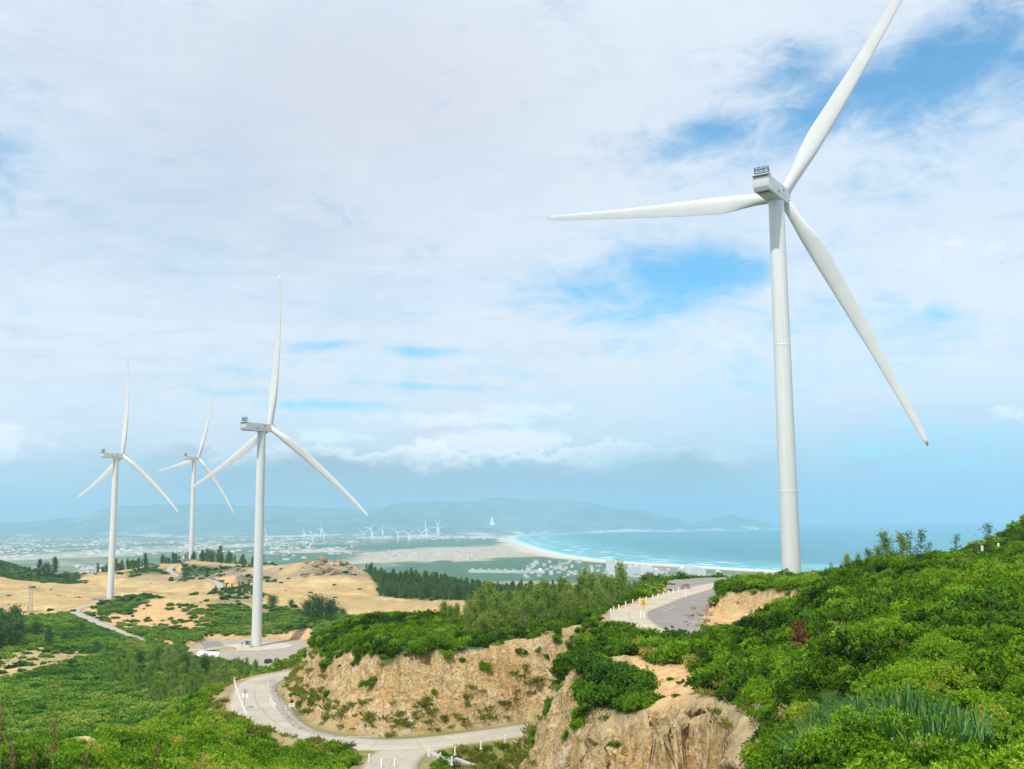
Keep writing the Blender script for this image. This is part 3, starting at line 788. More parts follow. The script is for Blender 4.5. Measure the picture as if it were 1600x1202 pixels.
# level crane yards of the two far turbines
for _nm, (_x, _y, _z) in (('far_yard', (-282.8, 735.4, -53.0)), ('ridge_yard', (-313.1, 1014.3, -38.2))):
    _g = max(float(np.max(ground(_x + 11 * np.cos(np.linspace(0, 6.28, 12)), _y + 11 * np.sin(np.linspace(0, 6.28, 12))))), _z)
    sheet(_nm, [(_x + 13 * math.cos(a), _y + 13 * math.sin(a)) for a in np.linspace(0, 2 * math.pi, 22)[:-1]], _g + 0.25, m_grey)

# ------------------------------------------------------------------ lowland, sea and far hills
SEA = -EYE            # relative
shore_px = [(2600, 930), (1500, 906), (1200, 893.5), (1100, 887.5), (1030, 883), (960, 879), (900, 873.5), (860, 867), (830, 859.5), (808, 851.5), (795, 845.5), (790, 841), (800, 837.5), (830, 835), (870, 833.5), (920, 832.2), (1000, 831.2), (1060, 830.5), (1085, 828.5), (1110, 829.5), (1140, 829), (1190, 826.5), (1206, 825)]
shore = [tuple(atz(u, v, SEA)[:2]) for u, v in shore_px]
land_poly = shore + [(7500, 30000), (-40000, 40000), (-40000, 200), (3000, 200)]
def polar(t0, t1, nt, d0, d1, nd):
    T = np.linspace(t0, t1, nt); D = np.exp(np.linspace(math.log(d0), math.log(d1), nd))
    return T[:, None] * D[None], np.broadcast_to(D[None], (nt, nd)).copy()
def gridfaces(nt, nd):
    i = np.arange(nt - 1)[:, None] * nd + np.arange(nd - 1)[None]
    return np.stack([i, i + nd, i + nd + 1, i + 1], -1).reshape(-1, 4)
def shore_dist(X, Y):
    d, _, _ = seg_dist(X, Y, [(*p, 0) for p in shore])
    return np.where(inpoly(X, Y, land_poly), d, -d)
def pzone(X, Y, pix, soft, wob, wl):
    pd = poly_dist(X, Y, [tuple(atz(u, v, SEA)[:2]) for u, v in pix])
    return sm(pd + fbm(X / wl, Y / wl, 4, 88) * wob, -soft, soft)

LX, LY = polar(-0.75, 0.30, 560, 900, 30000, 420)
sd = shore_dist(LX, LY)
LZ = np.clip(sd * 0.03, -6, 5) + np.maximum(0, fbm(LX / 300, LY / 300, 3, 5)) * 6 * sm(sd, 100, 500)
l_beach = sm(sd + fbm(LX / 500, LY / 500, 3, 6) * 60, 150, 60) * sm(LY, 16500, 13000)
l_sand = pzone(LX, LY, [(535, 884), (560, 868), (640, 859), (700, 857), (790, 853), (800, 845), (850, 862), (905, 876), (850, 872), (790, 873), (735, 877), (700, 878), (620, 880)], 60, 260, 420)
l_sand = np.maximum(l_sand * 0.85, pzone(LX, LY, [(418, 862), (460, 859), (545, 861), (560, 864), (420, 866)], 50, 120, 300))
l_wood = np.maximum(pzone(LX, LY, [(410, 862), (470, 850), (560, 853), (640, 848), (700, 845), (740, 843), (790, 842), (770, 852), (690, 856), (600, 860), (500, 862)], 80, 160, 500),
                    pzone(LX, LY, [(415, 884), (430, 868), (560, 866), (540, 878), (480, 888)], 60, 160, 300))
l_wood = np.maximum(l_wood, pzone(LX, LY, [(560, 900), (620, 883), (780, 877), (860, 872), (960, 882), (960, 900), (880, 912), (600, 912)], 40, 120, 260))
l_pale = pzone(LX, LY, [(-60, 872), (60, 868), (150, 862), (260, 858), (330, 853), (420, 849), (420, 854), (330, 860), (200, 868), (80, 876), (-60, 882)], 60, 120, 500)
m_low, t, b, _ = new_mat('lowland_fields')
co = t.node('ShaderNodeTexCoord').outputs['Object']
fields = t.voronoi(t.mapping(co, scale=(1, 0.55, 1), rot=(0, 0, 0.4)), 0.0045, 'Color')
sep = t.node('ShaderNodeSeparateColor'); t.put(sep.inputs[0], fields)
n1 = t.noise(co, 0.0016, 6, 0.65); n2 = t.noise(co, 0.012, 5, 0.7)
c = t.ramp(sep.outputs[0], [(0.0, (0.06, 0.10, 0.035)), (0.35, (0.13, 0.17, 0.06)), (0.6, (0.22, 0.21, 0.12)), (1.0, (0.36, 0.32, 0.24))])
c = t.mix(t.sstep(n1, 0.42, 0.6), c, (0.085, 0.13, 0.045))
c = t.mix(t.math('MULTIPLY', t.attr('pale'), 0.8), c, (0.42, 0.38, 0.32))
c = t.mix(t.math('MULTIPLY', t.sstep(n2, 0.56, 0.66), 0.55), c, (0.33, 0.30, 0.24))
c = t.mix(t.attr('wood'), c, t.ramp(n2, [(0.3, (0.03, 0.065, 0.022)), (0.5, (0.055, 0.11, 0.035)), (0.68, (0.10, 0.16, 0.05)), (0.75, (0.3, 0.26, 0.17))]))
sandy = t.ramp(t.noise(co, 0.02, 5, 0.75), [(0.35, (0.22, 0.19, 0.12)), (0.5, (0.48, 0.39, 0.27)), (0.65, (0.62, 0.50, 0.36))])
c = t.mix(t.attr('sand'), c, sandy); c = t.mix(t.attr('beach'), c, (0.62, 0.48, 0.32))
t.put(b.inputs['Base Color'], c); b.inputs['Roughness'].default_value = 1.0; b.inputs['Specular IOR Level'].default_value = 0.1
me = np_mesh('lowland', np.stack([LX, LY, LZ + SEA + EYE + 0.5], -1).reshape(-1, 3), gridfaces(560, 420), m_low, True)
for k, A in (('beach', l_beach), ('sand', l_sand), ('wood', l_wood), ('pale', l_pale)): fattr(me, k, A.ravel())
tag(link('lowland_terrain', me), kind='structure')

SX, SY = polar(-0.10, 0.80, 520, 700, 30500, 480)
ssd = -shore_dist(SX, SY)
m_sea, t, b, _ = new_mat('sea_water')
co = t.node('ShaderNodeTexCoord').outputs['Object']
s_ = t.attr('off')
wv = t.noise(t.mapping(co, scale=(1, 0.5, 1)), 0.02, 6, 0.7)
big = t.noise(co, 0.0007, 4, 0.6, 0.5)
deep = t.ramp(big, [(0.3, (0.001, 0.13, 0.155)), (0.7, (0.002, 0.18, 0.195))])
c = t.mix(t.sstep(s_, 1100, 60), deep, (0.07, 0.33, 0.34))
wob = t.math('MULTIPLY', t.math('SUBTRACT', t.noise(co, 0.0035, 4, 0.6), 0.5), 420)
sw = t.math('ADD', s_, wob)
lines = t.math('SINE', t.math('MULTIPLY', sw, 0.034))
brk = t.noise(t.mapping(co, scale=(1, 1, 1)), 0.0045, 5, 0.7)
f1 = t.math('MULTIPLY', t.sstep(lines, 0.0, 0.8), t.sstep(brk, 0.45, 0.60))
f1 = t.math('MULTIPLY', f1, t.sstep(sw, 800, 250))
f0 = t.math('MULTIPLY', t.sstep(t.math('ADD', s_, t.math('MULTIPLY', wob, 0.3)), 170, 60), 0.9)
capn = t.math('MULTIPLY', t.sstep(t.noise(t.mapping(co, scale=(1, 0.35, 1)), 0.006, 3, 0.5), 0.705, 0.73), t.sstep(s_, 2200, 900))
foam = t.math('MAXIMUM', t.math('MAXIMUM', f1, f0), t.math('MULTIPLY', capn, 0.6))
c = t.mix(t.math('MULTIPLY', foam, 0.8), c, (0.82, 0.86, 0.86))
t.put(b.inputs['Base Color'], c); b.inputs['Roughness'].default_value = 0.32; b.inputs['IOR'].default_value = 1.33
t.put(b.inputs['Specular IOR Level'], 0.18)
t.put(b.inputs['Normal'], t.bump(wv, 0.5, 2.0))
me = np_mesh('sea', np.stack([SX, SY, np.full(SX.shape, SEA + EYE)], -1).reshape(-1, 3), gridfaces(520, 480), m_sea, True)
fattr(me, 'off', ssd.ravel()); tag(link('sea', me), kind='structure')

# far hills: a ridge heightfield, built where it stands (13 to 26 km away)
def hills(name, prof, t0, t1, dr, d0, d1, nt, nd, front, mat, seed, relief=1.0):
    """prof: (u, v) skyline; dr: ridge distance; front: list of (u, v) along the hill foot at sea level"""
    X, Y = polar(t0, t1, nt, d0, d1, nd)
    T = X / Y
    pt = np.array([(ray(u, v)[0], ray(u, v)[2]) for u, v in prof]); ft = np.array([(atz(u, v, SEA)[0] / atz(u, v, SEA)[1], atz(u, v, SEA)[1]) for u, v in front])
    top = np.interp(T, pt[:, 0], pt[:, 1]) * dr - SEA      # height above the sea on the ridge
    foot = np.interp(T, ft[:, 0], ft[:, 1])
    s = np.clip((Y - foot) / (dr - foot), 0, None)
    prof_ = np.where(s < 1, s ** 1.25, np.maximum(0, 1 - ((s - 1) * 1.8) ** 1.5))
    n = fbm(X / 1900, Y / 2600, 5, seed, 0.55)
    rid = 1 - np.abs(fbm(X / 1300, Y / 2600, 5, seed + 40, 0.55)) * 1.9
    hgt = np.maximum(0, top) * prof_ * (1 + 0.42 * relief * (rid - 0.7) * np.clip(1.15 - prof_, 0.0, 1) * 1.7 + 0.10 * n * np.clip(1.15 - prof_, 0, 1))
    hgt = hgt * np.clip(np.minimum(sm(T, t0, t0 + 0.01), sm(T, t1, t1 - 0.012)), 0, 1)
    Z = np.where(hgt < 2, -8, hgt)
    me = np_mesh(name, np.stack([X, Y, Z + SEA + EYE], -1).reshape(-1, 3), gridfaces(nt, nd), mat, True)
    return tag(link(name, me), kind='structure'), (X, Y, Z)
m_hill, t, b, _ = new_mat('far_hill_hazed_forest')
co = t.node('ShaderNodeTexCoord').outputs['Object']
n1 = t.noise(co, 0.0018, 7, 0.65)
c = t.ramp(n1, [(0.3, (0.065, 0.12, 0.12)), (0.5, (0.12, 0.185, 0.17)), (0.7, (0.21, 0.26, 0.22))])  # forest green lightened and blued: part of the distance haze is in the colour
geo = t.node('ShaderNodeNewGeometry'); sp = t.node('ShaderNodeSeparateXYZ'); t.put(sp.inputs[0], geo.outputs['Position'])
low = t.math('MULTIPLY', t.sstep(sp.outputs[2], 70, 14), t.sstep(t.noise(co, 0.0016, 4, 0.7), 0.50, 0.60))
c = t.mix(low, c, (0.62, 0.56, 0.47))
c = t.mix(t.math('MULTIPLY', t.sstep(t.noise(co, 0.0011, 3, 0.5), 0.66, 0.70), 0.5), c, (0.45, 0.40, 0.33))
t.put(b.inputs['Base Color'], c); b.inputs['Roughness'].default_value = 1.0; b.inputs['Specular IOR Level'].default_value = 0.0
foot_main = [(-200, 846), (0, 842), (200, 841), (420, 840), (560, 841), (700, 840), (760, 838), (830, 834.5), (900, 832.6), (1000, 831.2), (1060, 830.6), (1090, 829)]
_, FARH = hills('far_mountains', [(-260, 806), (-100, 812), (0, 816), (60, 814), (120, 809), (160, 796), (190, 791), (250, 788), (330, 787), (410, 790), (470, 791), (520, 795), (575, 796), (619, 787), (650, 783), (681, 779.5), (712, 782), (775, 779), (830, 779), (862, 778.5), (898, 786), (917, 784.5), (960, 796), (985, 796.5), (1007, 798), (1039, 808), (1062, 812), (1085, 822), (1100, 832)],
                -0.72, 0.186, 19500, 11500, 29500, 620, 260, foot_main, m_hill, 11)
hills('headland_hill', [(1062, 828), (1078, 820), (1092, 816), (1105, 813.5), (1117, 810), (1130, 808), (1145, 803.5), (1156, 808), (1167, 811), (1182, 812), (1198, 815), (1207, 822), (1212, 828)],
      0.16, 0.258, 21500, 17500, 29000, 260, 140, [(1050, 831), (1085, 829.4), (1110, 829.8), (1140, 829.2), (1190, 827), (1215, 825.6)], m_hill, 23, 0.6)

# ------------------------------------------------------------------ wind turbines
m_white, t, b, _ = new_mat('turbine_paint')
_co = t.node('ShaderNodeTexCoord').outputs['Object']
_c = t.ramp(t.noise(t.mapping(_co, scale=(1, 1, .04)), 1.6, 6, .65), [(.3, (.54, .55, .525)), (.55, (.60, .61, .585)), (.75, (.62, .63, .61))])
_c = t.mix(t.math('MULTIPLY', t.sstep(t.noise(t.mapping(_co, scale=(1, 1, .10)), .7, 5, .7), .56, .72), .22), _c, (.42, .40, .34))
t.put(b.inputs['Base Color'], _c); b.inputs['Roughness'].default_value = .42; b.inputs['Specular IOR Level'].default_value = .45
m_far = simple_mat('far_turbine_paint', (0.86, 0.86, 0.85), 0.6)
m_blade = simple_mat('blade_gelcoat', (0.59, 0.60, 0.575), 0.38, 0, 0.03, 0.2, 0.45)
m_dark = simple_mat('dark_steel', (0.035, 0.045, 0.055), 0.5, 0.3, 0.2)
m_seam = simple_mat('seam_grey', (0.42, 0.43, 0.42), 0.6)
m_mark = simple_mat('teal_marking', (0.02, 0.12, 0.22), 0.5)
m_galv = simple_mat('galvanised_steel', (0.36, 0.37, 0.38), 0.55, 0.1, 0.15)
HUB_H, TILT, RAD = 100.0, R(5.68), 71.85

m_rad = simple_mat('radiator_blue_grey', (0.09, 0.13, 0.17), 0.5, 0.4)

def blade_mesh(n_st=44, n_ch=22):
    V = []
    for i in range(n_st):
        s = i / (n_st - 1); r = 1.2 + (RAD - 1.2) * s
        # chord grows to a shoulder then tapers; round root
        ch = np.interp(s, [0, .03, .09, .17, .24, .40, .60, .80, .93, .985, 1.0], [2.75, 2.75, 3.2, 4.5, 4.75, 4.0, 2.95, 2.1, 1.6, 1.1, 0.4])
        rel = np.interp(s, [0, .03, .10, .2, .35, .6, 1.0], [1.0, 1.0, .78, .42, .28, .21, .16])
        tw = R(np.interp(s, [0, .1, .2, .4, .7, 1.0], [17, 16, 12, 6, 2, -1])); off = np.interp(s, [0, .08, .2, 1.0], [.5, .46, .36, .33])
        flex = 8.9 * (r / RAD) - 6.0 * (r / RAD) ** 2.6
        round_ = np.interp(s, [0, .04, .18], [1, 1, 0])
        for k in range(n_ch):
            a = 2 * math.pi * k / n_ch
            xc = 0.5 * (1 - math.cos(a)); up = 1 if a < math.pi else -1
            naca = 5 * (0.2969 * math.sqrt(max(xc, 0)) - 0.126 * xc - 0.3516 * xc ** 2 + 0.2843 * xc ** 3 - 0.1036 * xc ** 4)
            ya = up * naca * rel * (1.15 if up > 0 else 0.75)
            yc = 0.5 * math.sin(a) * rel
            x = (off - xc) * ch; y = ((1 - round_) * ya + round_ * yc) * ch
            V.append((x * math.cos(tw) - y * math.sin(tw), flex + x * math.sin(tw) + y * math.cos(tw), r))
    F = [(i * n_ch + k, i * n_ch + (k + 1) % n_ch, (i + 1) * n_ch + (k + 1) % n_ch, (i + 1) * n_ch + k) for i in range(n_st - 1) for k in range(n_ch)]
    F += [tuple(range(n_ch - 1, -1, -1)), tuple(range((n_st - 1) * n_ch, n_st * n_ch))]
    me = np_mesh('blade', np.array(V), F, m_blade); me.polygons.foreach_set('use_smooth', np.ones(len(me.polygons), bool))
    return me

def make_turbine():
    root = empty('wind_turbine')
    # tower: three rolled sections with slim flanges
    b = MB(); zs = [-6, 0, 0.4, 24.9, 25.0, 25.25, 25.35, 60.9, 61.0, 61.25, 61.35, 97.6, 98.0]
    rs = []
    for z in zs:
        r = 2.3 - 0.4 * max(z, 0) / 98
        rs.append(r + (0.035 if z in (25.0, 25.25, 61.0, 61.25) else 0))
    b.tube([(0, 0, z) for z in zs], rs, 40)
    tower = b.build('tower', m_white, root, auto=R(13))
    b = MB(); b.tube([(0, 0, -6), (0, 0, 0.25), (0, 0, 0.3)], [2.62, 2.62, 2.5], 40); b.build('foundation_ring', simple_mat('plinth', (0.33, 0.31, 0.28), 0.9), tower, auto=R(40))
    b = MB(); b.box((-0.75, -2.22, 2.9), (0.95, 0.16, 2.2), 0.33, 0.04); b.build('door', m_seam, tower)
    # nacelle
    b = MB()
    prof = [(-11.0, 99.0), (-10.4, 98.0), (3.2, 98.05), (4.0, 98.5), (4.0, 101.3), (3.5, 101.75), (-10.6, 101.75), (-11.0, 101.5)]
    hw = 2.05; n = len(prof); inset = 0.14
    cx = np.mean([p[0] for p in prof]); cz = np.mean([p[1] for p in prof])
    V = []
    for x, q in ((-hw, 1 - inset / 2), (-hw + inset, 1), (hw - inset, 1), (hw, 1 - inset / 2)):
        for y, z in prof:
            k = 0.985 if abs(x) == hw else 1.0
            V.append((x, cx + (y - cx) * k, cz + (z - cz) * (0.955 if abs(x) == hw else 1.0)))
    F = [(l * n + i, l * n + (i + 1) % n, (l + 1) * n + (i + 1) % n, (l + 1) * n + i) for l in range(3) for i in range(n)] + [tuple(range(n)), tuple(range(4 * n - 1, 3 * n - 1, -1))]
    b.add(V, [f[::-1] for f in F]); b.box((0, -10.6, 101.78), (4.3, 2.0, 0.22), 0, 0.05)
    nac = b.build('nacelle', m_white, root, auto=R(35))
    b = MB()
    for y in (-7.6, -3.9, -0.2): 
        for sx_ in (-1, 1): b.box((sx_ * (hw + 0.004), y, 99.95), (0.02, 0.05, 3.0))
        b.box((0, y, 101.757), (4.0, 0.05, 0.02))
    for sx_ in (-1, 1): b.box((sx_ * (hw + 0.004), -3.6, 98.55), (0.02, 13.4, 0.05))
    b.box((0, -11.02, 98.95), (3.7, 0.03, 0.05))
    b.build('seam', m_seam, nac)
    b = MB(); b.box((0, -11.0, 101.40), (3.5, 0.10, 0.14)); b.build('vent', m_dark, nac)
    b = MB(); b.box((0, -9.2, 97.995), (2.6, 1.1, 0.06)); b.build('vent', m_dark, nac)
    b = MB(); b.box((0, -8.6, 98.0), (3.4, 3.6, 0.02)); b.build('hatch', simple_mat('worn_hatch', (0.52, 0.46, 0.33), 0.7), nac)
    # faded markings on both flanks: two teal blocks with a thin line of small strokes, unreadable in the photograph
    for sx_ in (-1, 1):
        x = sx_ * (hw + 0.012)
        b = MB(); b.add([(x, y, z) for y, z in ((-4.9, 99.9), (-4.55, 99.0), (-4.2, 99.6), (-3.85, 99.0), (-3.5, 99.75), (-3.1, 99.75), (-3.1, 99.05), (-3.4, 99.05), (-3.4, 99.4), (-3.75, 98.75), (-4.2, 99.2), (-4.65, 98.75), (-5.2, 99.9))], [tuple(range(13))[::sx_]]); b.build('emblem', m_mark, nac)
        b = MB(); b.add([(x, y, z) for y, z in ((-0.5, 100.8), (0.6, 100.8), (0.6, 100.2), (0.2, 100.2), (0.05, 100.55), (-0.1, 100.2), (-0.5, 100.2))], [tuple(range(7))[::sx_]]); b.build('emblem', m_mark, nac)
        b = MB(); V_ = []
        for k in range(19): V_ += [(x, -2.4 + 0.21 * k, 99.08), (x, -2.4 + 0.21 * k, 99.16 + 0.16 * (k % 2))]
        b.add(V_, [(2 * k, 2 * k + 2, 2 * k + 3, 2 * k + 1)[::sx_] for k in range(18)]); b.build('lettering', m_mark, nac)
    # cooler rack on the tail
    b = MB()
    for x in (-1.75, -0.6, 0.6, 1.75): b.box((x, -10.3, 102.9), (0.12, 0.14, 2.3))
    for z in (102.0, 103.0, 104.0): b.box((0, -10.3, z), (3.7, 0.14, 0.10))
    for x in (-1.75, 1.75): b.tube([(x, -10.3, 103.6), (x, -8.4, 101.8)], 0.06, 6)
    ck = b.build('cooler_frame', m_dark, nac)
    for i in (-1, 0, 1):
        for z in (102.5, 103.5):
            b = MB(); b.box((i * 1.18, -10.22, z), (0.92, 0.10, 0.42)); b.build('radiator', m_rad, ck)
    for x, h in ((-0.7, 1.0), (0.9, 1.4)):
        b = MB(); b.tube([(x, -10.2, 104.0), (x, -10.2, 104.0 + h)], 0.05, 6); b.box((x, -10.2, 104.0 + h), (0.6, 0.1, 0.1)); b.build('wind_sensor', m_galv, nac)
    # hub and blades on the tilted axis
    axis = Vector((0, math.cos(TILT), math.sin(TILT))); hubp = Vector((0, 0, 100.0)) + axis * 5.0
    M0 = Matrix.Translation(hubp) @ Matrix.Rotation(TILT, 4, 'X')
    b = MB(); pr = [(-1.5, 1.55), (-1.2, 1.85), (0.9, 1.85), (1.6, 1.7), (2.3, 1.25), (2.75, 0.65), (2.9, 0.02)]
    b.tube([(0, y, 0) for y, _ in pr], [r for _, r in pr], 28)
    for k in range(3):
        a = k * 2 * math.pi / 3; d = np.array([math.sin(a), 0, math.cos(a)]); b.tube([d * 0.8, d * 2.05], [1.5, 1.46], 22)
    hub = b.build('hub', m_white, root, auto=R(38)); hub.matrix_local = M0
    bm_ = blade_mesh(); blades = []
    for k in range(3):
        o = link('blade', bm_, root); blades.append(o)
    return root, hub, blades, M0
def pose(root, hub, blades, M0, xyz, A, phase, scale=1.0):
    root.location = xyz; root.rotation_euler = (0, 0, -A); root.scale = (scale,) * 3
    hub.matrix_local = M0 @ Matrix.Rotation(phase, 4, 'Y')
    for k, o in enumerate(blades):
        o.matrix_local = M0 @ Matrix.Rotation(phase + k * 2 * math.pi / 3, 4, 'Y')
def kids(c): return [x for x in c.children if x.name.split('.')[0] == 'hub'][0], [x for x in c.children if x.name.split('.')[0] == 'blade']

T0 = make_turbine()
near_t = [((67.0, 252.0, EYE - 18.9), 34.89 - 2.107, 275.4, 'nearest white wind turbine, its tower rising from behind the green hill on the right'),
          ((-117.3, 480.7, EYE - 56.57), 34.89 + .296, 247.0, 'tall white wind turbine standing on the pale concrete apron with the parked car'),
          ((-282.8, 735.4, EYE - 52.98), 34.89 + 1.53, 246.0, 'white wind turbine at the edge of the open sand, leftmost of the big ones'),
          ((-313.1, 1014.3, EYE - 38.2), 34.89 + .283, 261.1, 'small looking white wind turbine up on the wooded ridge behind the sand')]
for i, (xyz, A, ph, lab) in enumerate(near_t):
    r = T0[0] if i == 0 else copy_tree(T0[0])
    h, bl = (T0[1], T0[2]) if i == 0 else kids(r)
    pose(r, h, bl, T0[3], xyz, R(A), R(ph)); tag(r, lab, 'wind turbine', 'large wind turbines on the headland')

# the far row on the coastal plain
def make_far():
    root = empty('distant_turbine')
    b = MB(); b.tube([(0, 0, -3), (0, 0, 98)], [4.2, 3.0], 10); b.build('tower', m_far, root, True)
    b = MB(); b.box((0, -3, 100), (4, 13, 4), 0, 0.4); b.build('nacelle', m_far, root)
    b = MB(); b.tube([(0, 3.6, 0), (0, 6, 0)], [2.0, 1.0], 8); hb = b.build('hub', m_white, root); 
    me = bpy.data.meshes.new('blade'); mb = MB(); mb.tube([(0, 0, 0), (0, 0, 12), (0, 0, 35), (0, 0, 60)], [2.2, 3.2, 2.2, 0.9], 6)
    me = np_mesh('blade', np.array(mb.v), mb.f, m_far, True)
    M = Matrix.Translation((0, 4.6, 100))
    hb.matrix_local = Matrix.Translation((0, 0, 100))
    return root, hb, [link('blade', me, root) for _ in range(3)], M
F0 = make_far()
far_t = [(416, 857.5, 838, 10), (475, 851.5, 834, 5), (488, 855, 837, 40), (501, 848, 827, 100), (506, 853, 834, 25), (569, 852, 834, 60), (582, 851.5, 833.5, 20), (580, 850, 828, 75), (597.5, 848, 828, 330), (622, 854, 834, 55), (638.5, 853.5, 835, 58), (660, 853, 834, 62), (666, 851, 828, 5), (683, 846, 825, 92), (686, 846, 825, 30)]
for i, (u, vb, vh, ph) in enumerate(far_t):
    p = atz(u, vb, SEA + 3); s = (vb - vh) / FPX * p[1] / 100.0 * 1.02
    r = F0[0] if i == 0 else copy_tree(F0[0])
    h, bl = (F0[1], F0[2]) if i == 0 else kids(r)
    M = F0[3]
    r.location = tuple(p); r.rotation_euler = (0, 0, -R(200 + (i * 37) % 30)); r.scale = (s,) * 3
    for k, o in enumerate(bl): o.matrix_local = M @ Matrix.Rotation(R(ph) + k * 2 * math.pi / 3, 4, 'Y')
    ORD = ['leftmost', 'second', 'third', 'fourth', 'fifth', 'sixth', 'seventh', 'eighth', 'ninth', 'tenth', 'eleventh', 'twelfth', 'thirteenth', 'fourteenth', 'rightmost']
    k = sorted(x[0] for x in far_t).index(u)
    tag(r, ('tiny white turbine on the coastal plain, %s of the far row' % ORD[k]) if k in (0, 14) else 'tiny white turbine on the coastal plain, %s from the left in the far row' % ORD[k], 'wind turbine', 'distant wind turbines on the plain')

# ------------------------------------------------------------------ foliage
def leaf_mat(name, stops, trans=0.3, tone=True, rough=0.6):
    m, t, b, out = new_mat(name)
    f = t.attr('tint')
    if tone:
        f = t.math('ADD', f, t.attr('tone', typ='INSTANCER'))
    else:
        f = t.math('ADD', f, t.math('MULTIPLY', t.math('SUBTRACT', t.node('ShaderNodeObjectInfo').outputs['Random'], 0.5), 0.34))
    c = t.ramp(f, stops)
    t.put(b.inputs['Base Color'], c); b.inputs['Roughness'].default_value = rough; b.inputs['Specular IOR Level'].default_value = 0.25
    tr = t.node('ShaderNodeBsdfTranslucent'); t.put(tr.inputs[0], t.mix(1.0, c, (1.15, 1.2, 0.6), 'MULTIPLY'))
    mx = t.node('ShaderNodeMixShader'); mx.inputs[0].default_value = trans
    t.l.new(b.outputs[0], mx.inputs[1]); t.l.new(tr.outputs[0], mx.inputs[2]); t.l.new(mx.outputs[0], out.inputs[0])
    return m
# ramp 0..1: dark bottle green .. mid green .. bright .. yellow green .. straw
m_leaf = leaf_mat('shrub_leaf', [(0.0, (0.017, 0.048, 0.004)), (0.2, (0.055, 0.135, 0.005)), (0.40, (0.116, 0.25, 0.006)), (0.58, (0.185, 0.355, 0.009)), (0.78, (0.27, 0.44, 0.018)), (0.92, (0.40, 0.42, 0.05)), (1.0, (0.42, 0.30, 0.12))], 0.3)
m_fern = leaf_mat('far_scrub_leaf', [(0.0, (0.020, 0.064, 0.012)), (0.25, (0.058, 0.155, 0.016)), (0.5, (0.125, 0.265, 0.020)), (0.72, (0.21, 0.34, 0.03)), (0.9, (0.31, 0.36, 0.06)), (1.0, (0.38, 0.30, 0.12))], 0.3)
m_acacia = leaf_mat('feathery_leaf', [(0.0, (0.055, 0.13, 0.036)), (0.3, (0.11, 0.225, 0.052)), (0.55, (0.19, 0.315, 0.066)), (0.8, (0.29, 0.37, 0.09)), (1.0, (0.37, 0.35, 0.13))], 0.42, False)
m_pine = leaf_mat('casuarina_needle', [(0.0, (0.042, 0.105, 0.036)), (0.4, (0.10, 0.20, 0.055)), (0.75, (0.18, 0.28, 0.075)), (1.0, (0.25, 0.30, 0.10))], 0.4, False)
m_blade_g = leaf_mat('strap_leaf', [(0.0, (0.014, 0.055, 0.014)), (0.4, (0.038, 0.135, 0.028)), (0.7, (0.10, 0.23, 0.04)), (1.0, (0.30, 0.29, 0.09))], 0.25, False, 0.4)
m_grass = leaf_mat('dry_grass_leaf', [(0.0, (0.10, 0.17, 0.025)), (0.4, (0.22, 0.28, 0.04)), (0.7, (0.36, 0.36, 0.08)), (1.0, (0.48, 0.40, 0.16))], 0.45)
m_red = leaf_mat('withered_leaf', [(0.0, (0.09, 0.02, 0.012)), (0.5, (0.20, 0.05, 0.025)), (1.0, (0.34, 0.13, 0.07))], 0.2, False)
m_bark = simple_mat('grey_bark', (0.13, 0.10, 0.075), 0.9, 0, 0.3, 6)
m_pale_bark = simple_mat('pale_bark', (0.28, 0.24, 0.19), 0.9, 0, 0.25, 6)

def leaves(P, D, L, W, tint, rng, droop=0.25, fold=0.18):
    """leaf blades: bases P (n,3), directions D, lengths, widths -> V, F, tint per vertex"""
    n = len(P); D = D / (np.linalg.norm(D, axis=1, keepdims=True) + 1e-9)
    ref = rng.normal(size=(n, 3)); ref[:, 2] *= 0.35
    S = np.cross(D, ref); S /= np.linalg.norm(S, axis=1, keepdims=True) + 1e-9
    N = np.cross(S, D); N *= np.sign(N[:, 2:3] + 1e-6)
    L = np.broadcast_to(L, n)[:, None]; W = np.broadcast_to(W, n)[:, None]
    m = P + D * L * 0.45 + N * L * 0.05; tip = P + D * L - np.array([0, 0, 1.0]) * L * droop * 0.5
    V = np.stack([P, m - S * W * 0.5 + N * W * fold, tip, m + S * W * 0.5 + N * W * fold], 1).reshape(-1, 3)
    i = np.arange(n)[:, None] * 4
    F = np.concatenate([i + np.array([[0, 2, 1]]), i + np.array([[0, 3, 2]])], 0)
    return V, F, np.repeat(tint, 4)
def merge(parts):
    V = []; F = []; T = []; o = 0
    for v, f, t_ in parts:
        V.append(v); F.append(f + o); T.append(t_); o += len(v)
    return np.concatenate(V), np.concatenate(F), np.concatenate(T)
def leaf_mesh(name, parts, mat):
    V, F, T = merge(parts)
    me = np_mesh(name, V, F, mat); fattr(me, 'tint', T)
    return me

